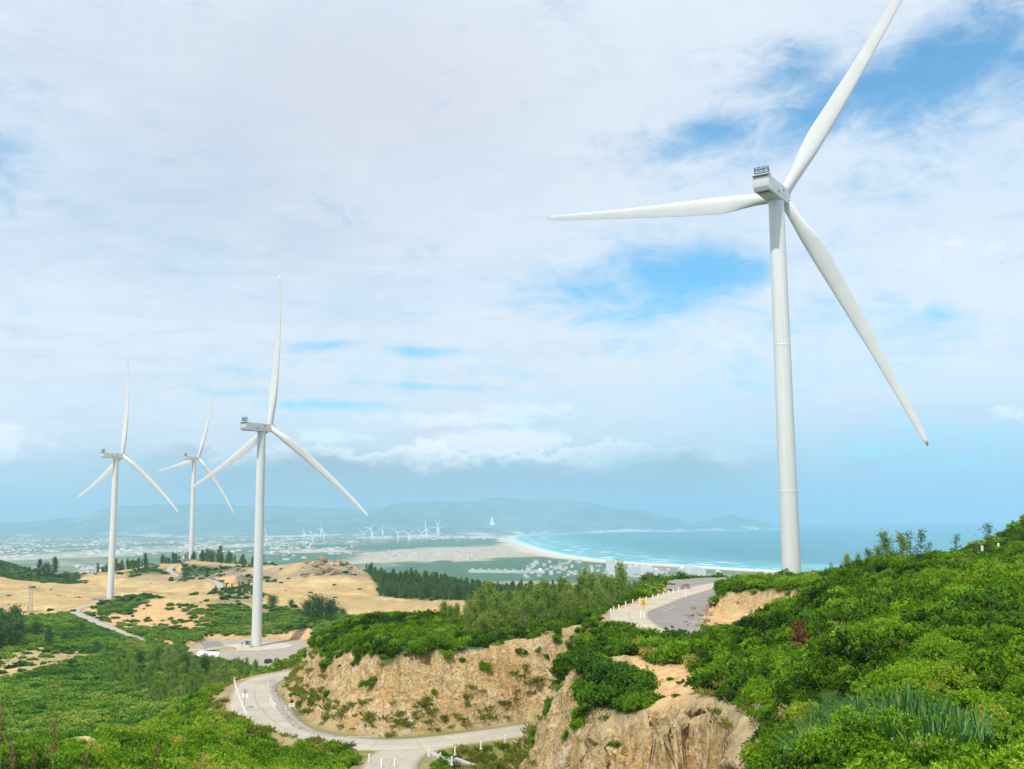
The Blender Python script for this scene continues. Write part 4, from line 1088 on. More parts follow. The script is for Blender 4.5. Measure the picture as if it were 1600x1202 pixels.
def bush_parts(seed, lobes=7, tufts=60, per=9, L=0.16, W=0.085, r=0.9, h=0.85, mid=0.42):
    """a low shrub: lobes of leaf tufts, darker leaves inside"""
    g = np.random.default_rng(seed); out = []
    lc = np.c_[g.uniform(-r * .62, r * .62, lobes), g.uniform(-r * .62, r * .62, lobes), g.uniform(0.15, 0.62, lobes) * h]
    lr = g.uniform(0.28, 0.52, lobes) * r
    lt = g.normal(0, 0.07, lobes)
    k = g.integers(0, lobes, tufts)
    d = g.normal(size=(tufts, 3)); d[:, 2] = np.abs(d[:, 2]) * 0.9 + 0.08 * g.normal(size=tufts); d /= np.linalg.norm(d, axis=1, keepdims=True)
    q = lc[k] + d * lr[k][:, None] * g.uniform(0.7, 1.12, tufts)[:, None]
    tt = mid + lt[k] + g.normal(0, 0.07, tufts)
    P = np.repeat(q, per, 0) + g.normal(0, L * 0.35, (tufts * per, 3))
    D = np.repeat(d, per, 0) * 0.8 + g.normal(0, 0.75, (tufts * per, 3)) + np.array([0, 0, .25])
    out.append(leaves(P, D, L * g.uniform(.6, 1.3, len(P)), W * g.uniform(.7, 1.2, len(P)), np.repeat(tt, per) + g.normal(0, 0.06, len(P)), g))
    # inner leaves, darker in tone, close the view to the ground
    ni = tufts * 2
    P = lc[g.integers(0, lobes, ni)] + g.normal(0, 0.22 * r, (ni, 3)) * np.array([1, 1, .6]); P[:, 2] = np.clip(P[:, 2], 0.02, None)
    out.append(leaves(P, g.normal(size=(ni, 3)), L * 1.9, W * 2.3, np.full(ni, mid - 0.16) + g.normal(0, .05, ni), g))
    return out

SRC = {}
def source(kind, meshes):
    c = bpy.data.collections.new(kind)
    for i, me in enumerate(meshes):
        o = bpy.data.objects.new('%s_source_%02d' % (kind, i), me); c.objects.link(o)
    SRC[kind] = c
    return c
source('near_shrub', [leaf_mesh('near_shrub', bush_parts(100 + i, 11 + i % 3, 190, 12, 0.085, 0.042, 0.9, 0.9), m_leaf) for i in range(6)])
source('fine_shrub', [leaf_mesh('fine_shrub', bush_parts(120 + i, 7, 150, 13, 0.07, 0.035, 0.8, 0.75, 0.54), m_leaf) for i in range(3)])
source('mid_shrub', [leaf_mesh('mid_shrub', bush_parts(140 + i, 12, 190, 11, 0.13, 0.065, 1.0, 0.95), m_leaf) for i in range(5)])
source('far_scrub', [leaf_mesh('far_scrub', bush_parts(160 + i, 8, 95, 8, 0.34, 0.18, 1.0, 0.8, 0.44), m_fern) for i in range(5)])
def tuft_parts(seed, n=70, L=0.7, W=0.035, mid=0.5, spread=0.5, r=0.3):
    g = np.random.default_rng(seed)
    P = np.c_[g.normal(0, r, n), g.normal(0, r, n), np.zeros(n)]
    D = np.c_[g.normal(0, spread, n), g.normal(0, spread, n), np.ones(n)]
    return [leaves(P, D, L * g.uniform(.5, 1.2, n), W, mid + g.normal(0, .13, n), g, 0.5)]
source('dry_grass', [leaf_mesh('dry_grass', tuft_parts(180 + i, 70, 0.75, 0.05, 0.5), m_grass) for i in range(4)])

def scatter(name, kind, P, scale, tone, label, cat='shrubs', flat=1.0, tilt=0.15):
    """one ground-cover object: leafy clumps instanced on points"""
    n = len(P); g = np.random.default_rng(n)
    me = bpy.data.meshes.new(name); me.vertices.add(n); me.vertices.foreach_set('co', np.asarray(P, np.float32).ravel())
    def fa(nm, arr, typ='FLOAT', key='value'):
        a = me.attributes.new(nm, typ, 'POINT'); a.data.foreach_set(key, np.asarray(arr, np.float32 if typ != 'INT' else np.int32).ravel())
    sc = np.stack([scale * g.uniform(.8, 1.25, n), scale * g.uniform(.8, 1.25, n), scale * flat * g.uniform(.75, 1.25, n)], 1)
    fa('scl', sc, 'FLOAT_VECTOR', 'vector'); fa('rotv', np.stack([g.normal(0, tilt, n), g.normal(0, tilt, n), g.uniform(0, 6.283, n)], 1), 'FLOAT_VECTOR', 'vector')
    fa('tone', tone); fa('pick', g.integers(0, 1000, n), 'INT')
    ng = bpy.data.node_groups.new(name + '_cover', 'GeometryNodeTree')
    ng.interface.new_socket('Geometry', in_out='INPUT', socket_type='NodeSocketGeometry'); ng.interface.new_socket('Geometry', in_out='OUTPUT', socket_type='NodeSocketGeometry')
    N = ng.nodes; L = ng.links
    gi = N.new('NodeGroupInput'); go = N.new('NodeGroupOutput'); ip = N.new('GeometryNodeInstanceOnPoints'); ci = N.new('GeometryNodeCollectionInfo')
    ci.inputs['Collection'].default_value = SRC[kind]; ci.inputs['Separate Children'].default_value = True; ci.inputs['Reset Children'].default_value = True
    def na(nm, typ):
        x = N.new('GeometryNodeInputNamedAttribute'); x.data_type = typ; x.inputs['Name'].default_value = nm; return x.outputs['Attribute']
    L.new(gi.outputs[0], ip.inputs['Points']); L.new(ci.outputs[0], ip.inputs['Instance']); ip.inputs['Pick Instance'].default_value = True
    L.new(na('pick', 'INT'), ip.inputs['Instance Index'])
    er = N.new('FunctionNodeEulerToRotation'); L.new(na('rotv', 'FLOAT_VECTOR'), er.inputs[0]); L.new(er.outputs[0], ip.inputs['Rotation'])
    L.new(na('scl', 'FLOAT_VECTOR'), ip.inputs['Scale']); L.new(ip.outputs[0], go.inputs[0])
    o = link(name, me); md = o.modifiers.new('cover', 'NODES'); md.node_group = ng
    tag(o, label, cat, None, 'stuff')
    return o

# which ground can be seen at all (with some slack for a step to the side)
_hz = np.maximum.accumulate((ZG) / GY, axis=1)
def visible(x, y, z, hgt=2.5):
    i = np.clip(np.rint((x / y + 0.72) / 1.44 * (NT_ - 1)).astype(int), 0, NT_ - 1)
    j = np.clip(np.rint((np.log(y) - math.log(4.0)) / (math.log(1400.0) - math.log(4.0)) * (ND - 1)).astype(int) - 2, 0, ND - 1)
    mn = np.minimum.reduce([_hz[np.clip(i + k, 0, NT_ - 1), j] for k in (-8, -4, 0, 4, 8)])
    return (z + hgt) / y >= mn
def spread(d0, d1, dens, A, t0=-0.56, t1=0.56, hgt=2.5, seed=1, thr=None):
    """random points with density dens(x, y) per m2, thinned by the weight grid A"""
    g = np.random.default_rng(seed); X = []; Y = []
    e = np.exp(np.linspace(math.log(d0), math.log(d1), 30))
    for a, b_ in zip(e[:-1], e[1:]):
        m = (a + b_) / 2; n = int((t1 - t0) * m * (b_ - a) * (dens(m) if callable(dens) else dens))
        y = g.uniform(a, b_, n); X.append(g.uniform(t0, t1, n) * y); Y.append(y)
    x = np.concatenate(X); y = np.concatenate(Y)
    w = sample(A, x, y); k = g.random(len(x)) < (w if thr is None else (w > thr))
    x, y = x[k], y[k]; z = ground(x, y)
    k = visible(x, y, z, hgt) & ((z + 2.6 * hgt) / y > -0.275)
    return np.c_[x[k], y[k], z[k] + EYE]

def tone_at(P, base=0.0, amp=0.16, wl=9.0, seed=60):
    g = np.random.default_rng(seed)
    return base + amp * (fbm(P[:, 0] / wl, P[:, 1] / wl, 3, seed) * 1.5 + fbm(P[:, 0] / (wl * .22), P[:, 1] / (wl * .22), 2, seed + 5) * .7 + g.normal(0, 0.45, len(P)))

SEAT = zone([(1228, 1202), (1240, 1150), (1285, 1098), (1330, 1090), (1400, 1108), (1470, 1115), (1530, 1150), (1555, 1202)], 15, 0.3, 0.8, 3)   # strap-leaf patch
RIGHT = VEG * sm(GX / GY, -0.02, 0.03)
# the slope on the right
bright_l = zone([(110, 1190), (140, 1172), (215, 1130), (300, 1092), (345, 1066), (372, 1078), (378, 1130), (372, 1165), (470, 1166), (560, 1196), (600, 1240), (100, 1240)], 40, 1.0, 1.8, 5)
_brink = poly_dist(GX, GY, near_cut)
near_A = VEG * sm(GY, 205, 190) * (1 - SEAT * 0.8) * np.where(np.abs(_brink) < 8, sm(-_brink, 0.2, 1.1), 1)
n_pts = spread(9, 62, lambda d: 2.3, near_A, hgt=1.2, seed=11)
n_pts = n_pts[(n_pts[:, 0] / n_pts[:, 1] > -0.05) | (n_pts[:, 1] > 30)]
sel = np.random.default_rng(5).random(len(n_pts)) < np.clip(0.35 + fbm(n_pts[:, 0] / 7, n_pts[:, 1] / 7, 2, 99) * 0.9, 0, 1)
scatter('near_shrubs', 'near_shrub', n_pts[~sel], (0.42 + 0.6 * np.random.default_rng(1).random((~sel).sum()) ** 2 + 0.4 * np.clip(fbm(n_pts[~sel][:, 0] / 3, n_pts[~sel][:, 1] / 3, 2, 17), 0, 1)), tone_at(n_pts[~sel], -0.03, 0.23, 6) + 0.45 * (np.random.default_rng(78).random((~sel).sum()) < .04), 'dense waist high green shrubs covering the near slopes')
scatter('fine_shrubs', 'fine_shrub', n_pts[sel], np.random.default_rng(2).uniform(.6, 1.2, sel.sum()), tone_at(n_pts[sel], 0.02, 0.22, 6, 61), 'small leaved yellowish shrubs between the darker ones')
m_pts = spread(62, 190, lambda d: 1.35, near_A, hgt=1.6, seed=12)
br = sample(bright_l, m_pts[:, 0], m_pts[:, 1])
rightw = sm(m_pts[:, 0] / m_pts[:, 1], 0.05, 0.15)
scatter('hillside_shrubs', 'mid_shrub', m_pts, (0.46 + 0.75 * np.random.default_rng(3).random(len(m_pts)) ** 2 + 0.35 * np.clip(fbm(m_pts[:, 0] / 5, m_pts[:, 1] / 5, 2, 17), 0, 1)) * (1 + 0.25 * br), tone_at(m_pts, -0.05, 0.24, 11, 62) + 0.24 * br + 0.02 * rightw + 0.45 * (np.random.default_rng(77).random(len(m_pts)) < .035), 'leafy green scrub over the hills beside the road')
hg = spread(42, 170, lambda d: 0.30, near_A * sm(GX / GY, .04, .1) * sm(fbm(GX / 9, GY / 9, 3, 58), -.15, .35), hgt=1.4, seed=18)
scatter('hillside_grass', 'dry_grass', hg + np.array([0, 0, .25]), np.random.default_rng(10).uniform(.6, 1.2, len(hg)), tone_at(hg, -.12, .2, 5, 69), 'thin yellowish grass standing between the shrubs of the right slope', 'grass')
# far side of the valley, and the patches on the sand
far_A = VEG * sm(GY, 178, 192)
f_pts = spread(180, 600, lambda d: 0.42 if d < 330 else 0.24, far_A, hgt=2.2, seed=13)
scatter('valley_scrub', 'far_scrub', f_pts, (0.9 + 1.3 * np.random.default_rng(4).random(len(f_pts)) ** 2), tone_at(f_pts, 0.10, 0.25, 24, 63) + 0.12 * sm(fbm(f_pts[:, 0] / 40, f_pts[:, 1] / 60, 3, 44), 0.0, 0.4), 'low windswept scrub over the valley side', flat=0.6)
g_pts = spread(560, 1120, lambda d: 0.06, np.clip(VEG * 0.75 + SAND * 0.05 * sm(patch, 0.15, 0.5) + GREY * 0.05, 0, 1), hgt=3, seed=14)
scatter('sand_scrub', 'far_scrub', g_pts, np.random.default_rng(6).uniform(0.5, 1.6, len(g_pts)) ** 1.8, tone_at(g_pts, -0.08, 0.16, 40, 65), 'scattered dark scrub on the sand and ridge', flat=0.7)
# shrubs hanging down the cuttings in streaks
c_w = CUT * sm(GY, 290, 240) * np.clip(sm(fbm(GX / 4.2, GY / 4.2, 3, 91), 0.34, 0.52) * 0.7 + 0.008, 0, 1)
left_hang = sm(poly_dist(GX, GY, [at(*p)[:2] for p in [(432, 1040, 150), (470, 1015, 148), (500, 1015, 140), (480, 1070, 136), (455, 1090, 140)]]), -2, 1)
c_w = c_w * sm(ZG, LOW_Z + 1.5, LOW_Z + 4.5)
c_w = np.clip(c_w + CUT * sm(ZG, -22.0, -18.5) * sm(GY, 100, 110) * sm(fbm(GX / 2.8 + ZG / 6, GY / 2.8, 3, 97), 0.02, 0.35) * .75, 0, 1)
c_w = np.clip(c_w + CUT * left_hang * .30 * sm(fbm(GX / 3, GY / 5, 3, 93), -.1, .2), 0, 1)
c_w = c_w * sm(road_gap, .3, .9)
c_pts = spread(44, 230, lambda d: 1.9, c_w, hgt=1.2, seed=15)
scatter('hanging_shrubs', 'mid_shrub', c_pts, np.random.default_rng(7).uniform(.3, .8, len(c_pts)), tone_at(c_pts, 0.12, 0.12, 5, 66), 'small shrubs hanging on the bare cutting faces', tilt=0.5)
# grass at the foot of the cuttings, along the verges and on the island
gr_A = np.clip(np.maximum.reduce([yellow, island, verge * 0.8, sm(d_up, 7, 4) * .3, (1 - VEG) * (1 - CUTV) * (1 - ORANGE) * sm(GY, 230, 200) * .4]) * sm(road_gap, 0.1, 0.8), 0, 1)
gr = spread(55, 215, lambda d: 1.6, gr_A, hgt=1.2, seed=16)
scatter('verge_grass', 'dry_grass', gr, np.random.default_rng(8).uniform(.6, 1.3, len(gr)), tone_at(gr, -0.02, 0.2, 6, 67), 'yellow green grass along the road edges', 'grass')
print('cover', len(n_pts), len(m_pts), len(f_pts), len(g_pts), len(c_pts), len(gr))

# ------------------------------------------------------------------ trees, each with its trunk and crown
def sprays(g, base, d, n, L, W, spread_, mid, droop):
    P = base + g.normal(0, spread_, (n, 3)); D = d + g.normal(0, 0.55, (n, 3))
    return leaves(P, D, L * g.uniform(.6, 1.3, n), W, mid + g.normal(0, .09, n), g, droop)
def grow(name, seed, h, crown_w, base_frac, nbr, per, L, W, mat, bark, up=0.55, droop=0.3, mid=0.5, top_taper=0.8, trunk_r=0.06, tuft=0.28, lean=0.05):
    """a trunk with limbs and leaf sprays along the limbs; returns (trunk mesh, crown mesh)"""
    g = np.random.default_rng(seed); mb = MB()
    k = 6; pts = [np.array([lean * h * (i / k) ** 2 * math.cos(seed) + g.normal(0, 0.012 * h) * (i > 0), lean * h * (i / k) ** 2 * math.sin(seed) + g.normal(0, 0.012 * h) * (i > 0), h * 0.97 * i / k]) for i in range(k + 1)]
    pts[0][2] = -0.3
    mb.tube(pts, [trunk_r * (1 - 0.85 * i / k) for i in range(k + 1)], 6)
    parts = []
    for b_ in range(nbr):
        s = base_frac + (1 - base_frac) * (b_ + g.random()) / nbr
        i = min(k - 1, int(s * k)); p = pts[i] + (pts[i + 1] - pts[i]) * (s * k - i)
        a = g.uniform(0, 6.283); rel = (s - base_frac) / (1 - base_frac)
        ln = crown_w * (1 - top_taper * rel ** 1.3) * g.uniform(.55, 1.15) * (0.55 + 0.9 * min(rel * 3, 1) * 0.5)
        d = np.array([math.cos(a), math.sin(a), up + g.normal(0, .2) + 0.5 * rel]); d /= np.linalg.norm(d)
        q = p + d * ln; m_ = p + d * ln * 0.5 + np.array([0, 0, 0.06 * ln])
        mb.tube([p, m_, q], [trunk_r * .35 * (1 - rel * .6), trunk_r * .22 * (1 - rel * .6), 0.004], 4, False)
        lt = mid + g.normal(0, .07)
        for f in np.linspace(0.35, 1.05, 4):
            parts.append(sprays(g, p + d * ln * f, d * 0.6 + np.array([0, 0, .25]), per, L, W, tuft * (0.6 + 0.5 * f) * crown_w * .5, lt, droop))
    parts.append(sprays(g, pts[-1], np.array([0, 0, 1.0]), per * 2, L, W, tuft * .3 * crown_w, mid + .08, 0.1))
    return np_mesh('trunk', np.array(mb.v), mb.f, bark, True), leaf_mesh('crown', parts, mat)

def tree(name, meshes, xyz, s=1.0, rz=0.0, label=None, cat='tree', group=None, sz=None):
    r = empty(name, xyz, rz); r.scale = (s, s, sz or s)
    link('trunk', meshes[0], r); link('crown', meshes[1], r)
    return tag(r, label, cat, group)
def plant(name, kinds, spots, hts, label, group, cat='tree', seed=0):
    """spots: world points; one tree per spot, copies share their meshes"""
    g = random.Random(seed); out = []
    for i, p in enumerate(spots):
        k = kinds[g.randrange(len(kinds))]
        h = hts[i] if hasattr(hts, '__len__') else hts
        out.append(tree(name, k, p, h * g.uniform(.85, 1.18), g.uniform(0, 6.28), label if isinstance(label, str) else label[i], cat, group, h * g.uniform(.8, 1.2)))
    return out
def on_ground(x, y, dz=-0.05): return np.array([x, y, float(ground(x, y)) + EYE + dz])
def from_px(u, d, dz=-0.05):
    x = (u - 800) / FPX * d * 1.008
    return on_ground(x, d, dz)

# unit-height kinds
AC = [grow('a', 300 + i, 1.0, 0.34, 0.12, 20, 9, 0.105, 0.018, m_acacia, m_pale_bark, 0.8, 0.55, 0.58 + .06 * (i % 3), 0.75, 0.016, 0.33) for i in range(5)]
CA = [grow('c', 320 + i, 1.0, 0.26, 0.06, 26, 8, 0.11, 0.018, m_pine, m_bark, 0.75, 0.2, 0.42, 0.92, 0.02, 0.30, 0.03) for i in range(5)]
SP = [grow('s', 340 + i, 1.0, 0.26, 0.25, 13, 5, 0.075, 0.026, m_acacia, m_bark, 0.8, 0.35, 0.22, 0.6, 0.014, 0.42, 0.08) for i in range(4)]
RB = [grow('r', 360 + i, 1.0, 0.55, 0.05, 26, 14, 0.10, 0.045, m_pine, m_bark, 0.45, 0.25, 0.36, 0.55, 0.03, 0.40, 0.03) for i in range(3)]

g = random.Random(3)
# the grove on top of the middle cutting
spots = []; hts = []
for k in range(400):
    u, d = g.uniform(690, 965), g.uniform(141, 182)
    if u < 720 and d < 150: continue
    if u > 900 and d < 146 - (u - 900) * .22: continue
    p = from_px(u, d)
    if float(sample(VEG, p[0], p[1])) < .5: continue
    if any((p[0] - q[0]) ** 2 + (p[1] - q[1]) ** 2 < 1.7 ** 2 for q in spots): continue
    spots.append(p); hts.append(g.uniform(3.4, 5.6) * (0.72 if u < 740 else 1.0) * (0.8 if d < 150 else 1))
    if len(spots) >= 105: break
plant('feathery_tree', AC, spots, hts, 'slender feathery green tree in the grove on top of the middle cutting', 'grove on top of the middle cutting', seed=4)
# left of the upper road and behind its bend
spots = []; hts = []
for k in range(300):
    u, d = g.uniform(900, 985), g.uniform(165, 232)
    p = from_px(u, d)
    if float(sample(road_gap, p[0], p[1])) < 1.5: continue
    if any((p[0] - q[0]) ** 2 + (p[1] - q[1]) ** 2 < 2.2 ** 2 for q in spots): continue
    spots.append(p); hts.append(g.uniform(1.7, 3.0))
    if len(spots) >= 46: break
plant('feathery_tree', AC + CA[:2], spots, hts, 'green feathery tree on the slope left of the upper road', 'trees left of the upper road', seed=5)
spots = []; hts = []
for k in range(300):
    u, d = g.uniform(970, 1160), g.uniform(222, 250)
    p = from_px(u, d)
    if float(sample(road_gap, p[0], p[1])) < 1.0: continue
    if any((p[0] - q[0]) ** 2 + (p[1] - q[1]) ** 2 < 2.0 ** 2 for q in spots): continue
    spots.append(p); hts.append(g.uniform(1.2, 2.7))
    if len(spots) >= 44: break
plant('young_tree', SP + AC[:2], spots, hts, 'slim young tree behind the grey yard at the top of the road', 'young trees behind the upper yard', seed=6)
# thin trees on the skyline of the right hill
sky_t = [(1284, 141, 2.4, 'thin pale tree nearest the tower of the big turbine'), (1301, 140, 1.8, 'short thin pale tree just right of the big turbine tower'), (1310, 138, 3.2, 'leafy small tree at the low end of the skyline row on the hill'), (1326, 137, 3.0, 'rounded small tree second in the skyline clump'),
         (1345, 136, 3.5, 'grey green tree in the middle of the skyline clump'), (1358, 135, 3.6, 'bushy tree left of the tallest one on the right skyline'), (1370, 134, 5.2, 'tallest leafy tree on the skyline of the right hill'), (1393, 133, 4.8, 'second tallest leafy tree on the right skyline'),
         (1409, 134, 5.0, 'bare twiggy tree beside the two tall skyline trees'), (1425, 134, 5.2, 'wispy tree with dark top right of the skyline clump'), (1436, 134, 3.4, 'thin wispy sapling right of the skyline clump'), (1448, 136, 2.2, 'low sapling between the skyline clump and the lone trees'),
         (1462, 138, 1.6, 'smallest sapling on the right skyline'), (1478, 140, 4.0, 'lone wispy tree left of the concrete parapet'), (1512, 152, 2.6, 'small dark sapling by the left parapet post'), (1529, 150, 5.4, 'lone spindly tree in front of the concrete parapet')]
for i, (u, d, h, lab) in enumerate(sky_t):
    kind = AC if 2 <= i <= 7 else SP
    p = from_px(u, d); tree('slender_tree', kind[i % len(kind)], p, h * (0.95 if kind is AC else 0.9), i * 1.7, lab, 'tree', 'thin trees on the right skyline')
# belt in front of the yard of the middle turbine
spots = []; hts = []
for k in range(400):
    u = g.uniform(255, 462); d = g.uniform(330, 400) if u > 330 else g.uniform(300, 400)
    p = from_px(u, d)
    if float(sample(d_pad, p[0], p[1])) < 9: continue
    if any((p[0] - q[0]) ** 2 + (p[1] - q[1]) ** 2 < 3.0 ** 2 for q in spots): continue
    spots.append(p); hts.append(g.uniform(3.2, 4.9) if u > 296 else g.uniform(4, 7))
    if len(spots) >= 78: break
plant('feathery_tree', AC, spots, hts, 'light feathery tree in the belt below the middle turbine yard', 'tree belt below the turbine yard', seed=7)
spots = []; hts = []
for k in range(400):
    u = g.uniform(190, 365); d = g.uniform(235, 345)
    p = from_px(u, d)
    if u < 250 and d < 270 or g.random() < .3 or float(sample(VEG, p[0], p[1])) < .5: continue
    if any((p[0] - q[0]) ** 2 + (p[1] - q[1]) ** 2 < 3.0 ** 2 for q in spots): continue
    spots.append(p); hts.append(g.uniform(3.0, 5.2))
    if len(spots) >= 85: break
plant('feathery_tree', AC, spots, hts, 'olive feathery tree on the valley slope left of the lower bend', 'feathery trees on the valley slope', seed=27)
# dark trees at the left edge
spots = [from_px(g.uniform(-30, 62), g.uniform(400, 455)) for _ in range(20)]
plant('bushy_tree', RB + CA[:1], spots, [g.uniform(6, 10.5) for _ in spots], 'dark bushy tree in the thicket at the left edge of the valley', 'dark thicket at the left edge', seed=8)
spots = [from_px(u, d) for u, d in [(120, 430), (95, 415), (75, 440), (145, 470), (170, 400), (235, 360), (290, 330), (265, 345), (305, 325), (335, 320)]]
plant('bushy_tree', RB, spots, [4.0, 5, 5, 4, 4.5, 4, 5, 6, 6, 5.5], 'round dark green bush tree standing out of the valley scrub', 'round bush trees in the valley', seed=9)
# single trees out on the sand
lone = [(488, 545, 8.5, 'left tree of the dark clump on the slope below the sand'), (503, 540, 11.5, 'tallest tree of the dark clump on the slope below the sand'), (522, 548, 9.0, 'right tree of the dark clump on the slope below the sand'), (541, 560, 5.0, 'small tree right of the dark clump below the sand'),
        (434, 600, 7.0, 'dark round tree just right of the middle tower'), (462, 610, 4.0, 'small bush tree right of the round one by the middle tower'), (351, 1000, 16, 'big dark tree on the ridge right of the farthest turbine'), (338, 1000, 11, 'smaller dark tree left of the big one on the ridge'), (365, 995, 9, 'low dark tree right of the big one on the ridge'),
        (412, 960, 11, 'dark tree on the ridge behind the middle tower'), (76, 930, 14, 'left tree of the group at the end of the green hill'), (98, 930, 18, 'tallest tree of the group at the end of the green hill'), (88, 935, 11, 'low tree in the group at the end of the green hill'), (118, 925, 7, 'short tree right of the group at the end of the green hill'), (300, 880, 9, 'dark bush below the yard of the farthest turbine')]
for i, (u, d, h, lab) in enumerate(lone):
    K = RB if h < 12 else CA
    tree('dark_tree', K[i % 3], from_px(u, d, -.3), h * 1.1, i * 2.1, lab, 'tree', None, h * (0.9 if K is RB else 1.0))
# young pines lining the far ridge
spots = []
for k in range(130):
    u = g.uniform(160, 335) if k < 92 else g.uniform(335, 432)
    spots.append(from_px(u, g.uniform(1000, 1040) if u > 240 else g.uniform(960, 1000), -.3))
plant('young_pine', CA, spots, [g.uniform(5.5, 11.5) for _ in spots], 'young dark conifer lining the ridge of the farthest turbine', 'young conifers on the far ridge', seed=10)
# regrowth planted in rows on the slope between the roads
spots = []
for k in range(60):
    u = g.uniform(340, 410); spots.append(from_px(u, g.uniform(700, 760) if k % 2 else g.uniform(640, 700), -.2))
plant('small_conifer', CA + AC[:1], spots, [g.uniform(2.5, 5.0) for _ in spots], 'small green conifer planted on the slope behind the middle tower', 'regrowth behind the middle tower', seed=11)
# the casuarina wood beyond the sand: the nearest ones are trees, the rest one mass
wood = []
A_ = wood_w * sm(GX / GY, -0.16, -0.13)
wp = spread(600, 1060, 0.085, A_, -0.2, 0.14, 14, 21)
wp = wp[np.argsort(wp[:, 1])]
keep = []
for p in wp:
    if all((p[0] - q[0]) ** 2 + (p[1] - q[1]) ** 2 > 2.4 ** 2 for q in keep[-400:]): keep.append(p)
wp = np.array(keep); nearw = wp[:280]; rest = wp[280:]
plant('casuarina_tree', CA, [p - (0, 0, .4) for p in nearw], [g.uniform(4.6, 8.6) for _ in nearw], 'tall dark casuarina in the wood edging the sand', 'casuarina wood beyond the sand', seed=12)
source('wood_tree', [leaf_mesh('wood_tree', [(np.array([v.co[:] for v in k[1].vertices]), np.array([p.vertices[:] for p in k[1].polygons]), np.full(len(k[1].vertices), .42))], leaf_mat('wood_needle', [(0.0, (0.042, 0.105, 0.036)), (0.4, (0.10, 0.20, 0.055)), (0.75, (0.18, 0.28, 0.075)), (1.0, (0.25, 0.30, 0.10))], 0.25)) for k in CA[:3]])
if len(rest): scatter('forest', 'wood_tree', rest, np.random.default_rng(9).uniform(5, 8.5, len(rest)), tone_at(rest, 0, .12, 30, 68), 'dark casuarina wood reaching back from the sand', 'wood', tilt=0.03)
print('wood', len(nearw), len(rest))

# bushes that stand out: the dark mass on the near cutting, others on the bench
def bush_pair(seed, L=0.2, W=0.11, mid=0.34):
    gg = np.random.default_rng(seed); mb = MB()
    for k in range(5):
        a = gg.uniform(0, 6.28); mb.tube([(0, 0, -.15), (0.2 * math.cos(a), 0.2 * math.sin(a), .3), (0.45 * math.cos(a), 0.45 * math.sin(a), .6)], [.03, .022, .008], 5)
    return np_mesh('stems', np.array(mb.v), mb.f, m_bark, True), leaf_mesh('foliage', bush_parts(seed, 10, 190, 12, L, W, 1.0, 1.15, mid), m_bushy)
m_bushy = leaf_mat('thicket_leaf', [(0.0, (0.022, 0.07, 0.010)), (0.3, (0.07, 0.185, 0.012)), (0.55, (0.13, 0.285, 0.016)), (0.8, (0.22, 0.36, 0.025)), (1.0, (0.33, 0.36, 0.06))], 0.3, False)
BU = [bush_pair(400 + i, 0.12, 0.065) for i in range(4)]
def bush(p, s, rz, k, label, group, flat=1.0):
    r = empty('bush', p, rz); r.scale = (s, s, s * flat); link('stems', BU[k % 4][0], r); link('foliage', BU[k % 4][1], r)
    return tag(r, label, 'bush', group)
mass = [(905, 88, 1.7), (920, 86, 2.0), (938, 85, 1.9), (955, 84, 2.0), (972, 83, 1.8), (990, 83, 1.5), (1003, 81.5, 1.1), (912, 84.5, 1.7), (930, 82.5, 1.7), (948, 82, 1.6), (966, 81.5, 1.4), (984, 81, 1.1)]
for i, (u, d, s) in enumerate(mass):
    bush(from_px(u, d), s * .85, i * 1.3, i, 'dark green bush in the thick clump on top of the near cutting', 'bush clump on the near cutting')
for i, (u, d, s) in enumerate([(885, 128, 2.0), (900, 126, 1.9), (872, 130, 1.5), (915, 122, 1.6), (930, 120, 1.3), (855, 132, 1.2)]):
    bush(from_px(u, d), s, i * 1.9, i, 'dark rounded bush hanging over the right end of the middle cutting', 'bushes over the right end of the middle cutting')
for i, (u, d, s, lab) in enumerate([(1026, 104, 1.6, 'dark bush at the roadside left of the orange path head'), (1048, 103, 1.9, 'dark green bush against the bottom of the upper road'), (1075, 104, 1.7, 'rounded bush below the grey yard of the upper road'),
                                    (1100, 100, 1.6, 'bush below the right corner of the grey yard'), (1480, 52, 1.3, 'dark bush standing out on the middle of the right slope'), (1510, 62, 1.9, 'broad dark bush high on the right slope'), (1350, 60, 1.3, 'dark bush in the centre of the right slope'), (1200, 120, 1.6, 'dark bush on the crest left of the big tower'), (1215, 150, 1.8, 'dark brownish bush at the foot of the big tower')]):
    bush(from_px(u, d), s, i * 2.3, i, lab, None)
# tufts on the bench
for i, (u, v, d) in enumerate([(1035, 1066, 82), (1050, 1073, 80), (1068, 1068, 82), (1022, 1078, 78), (1045, 1086, 76)]):
    r = bush(from_px(u, d), 0.34, i, i, 'small green tuft growing on the bare orange bench', 'tufts on the bare bench', 0.6)

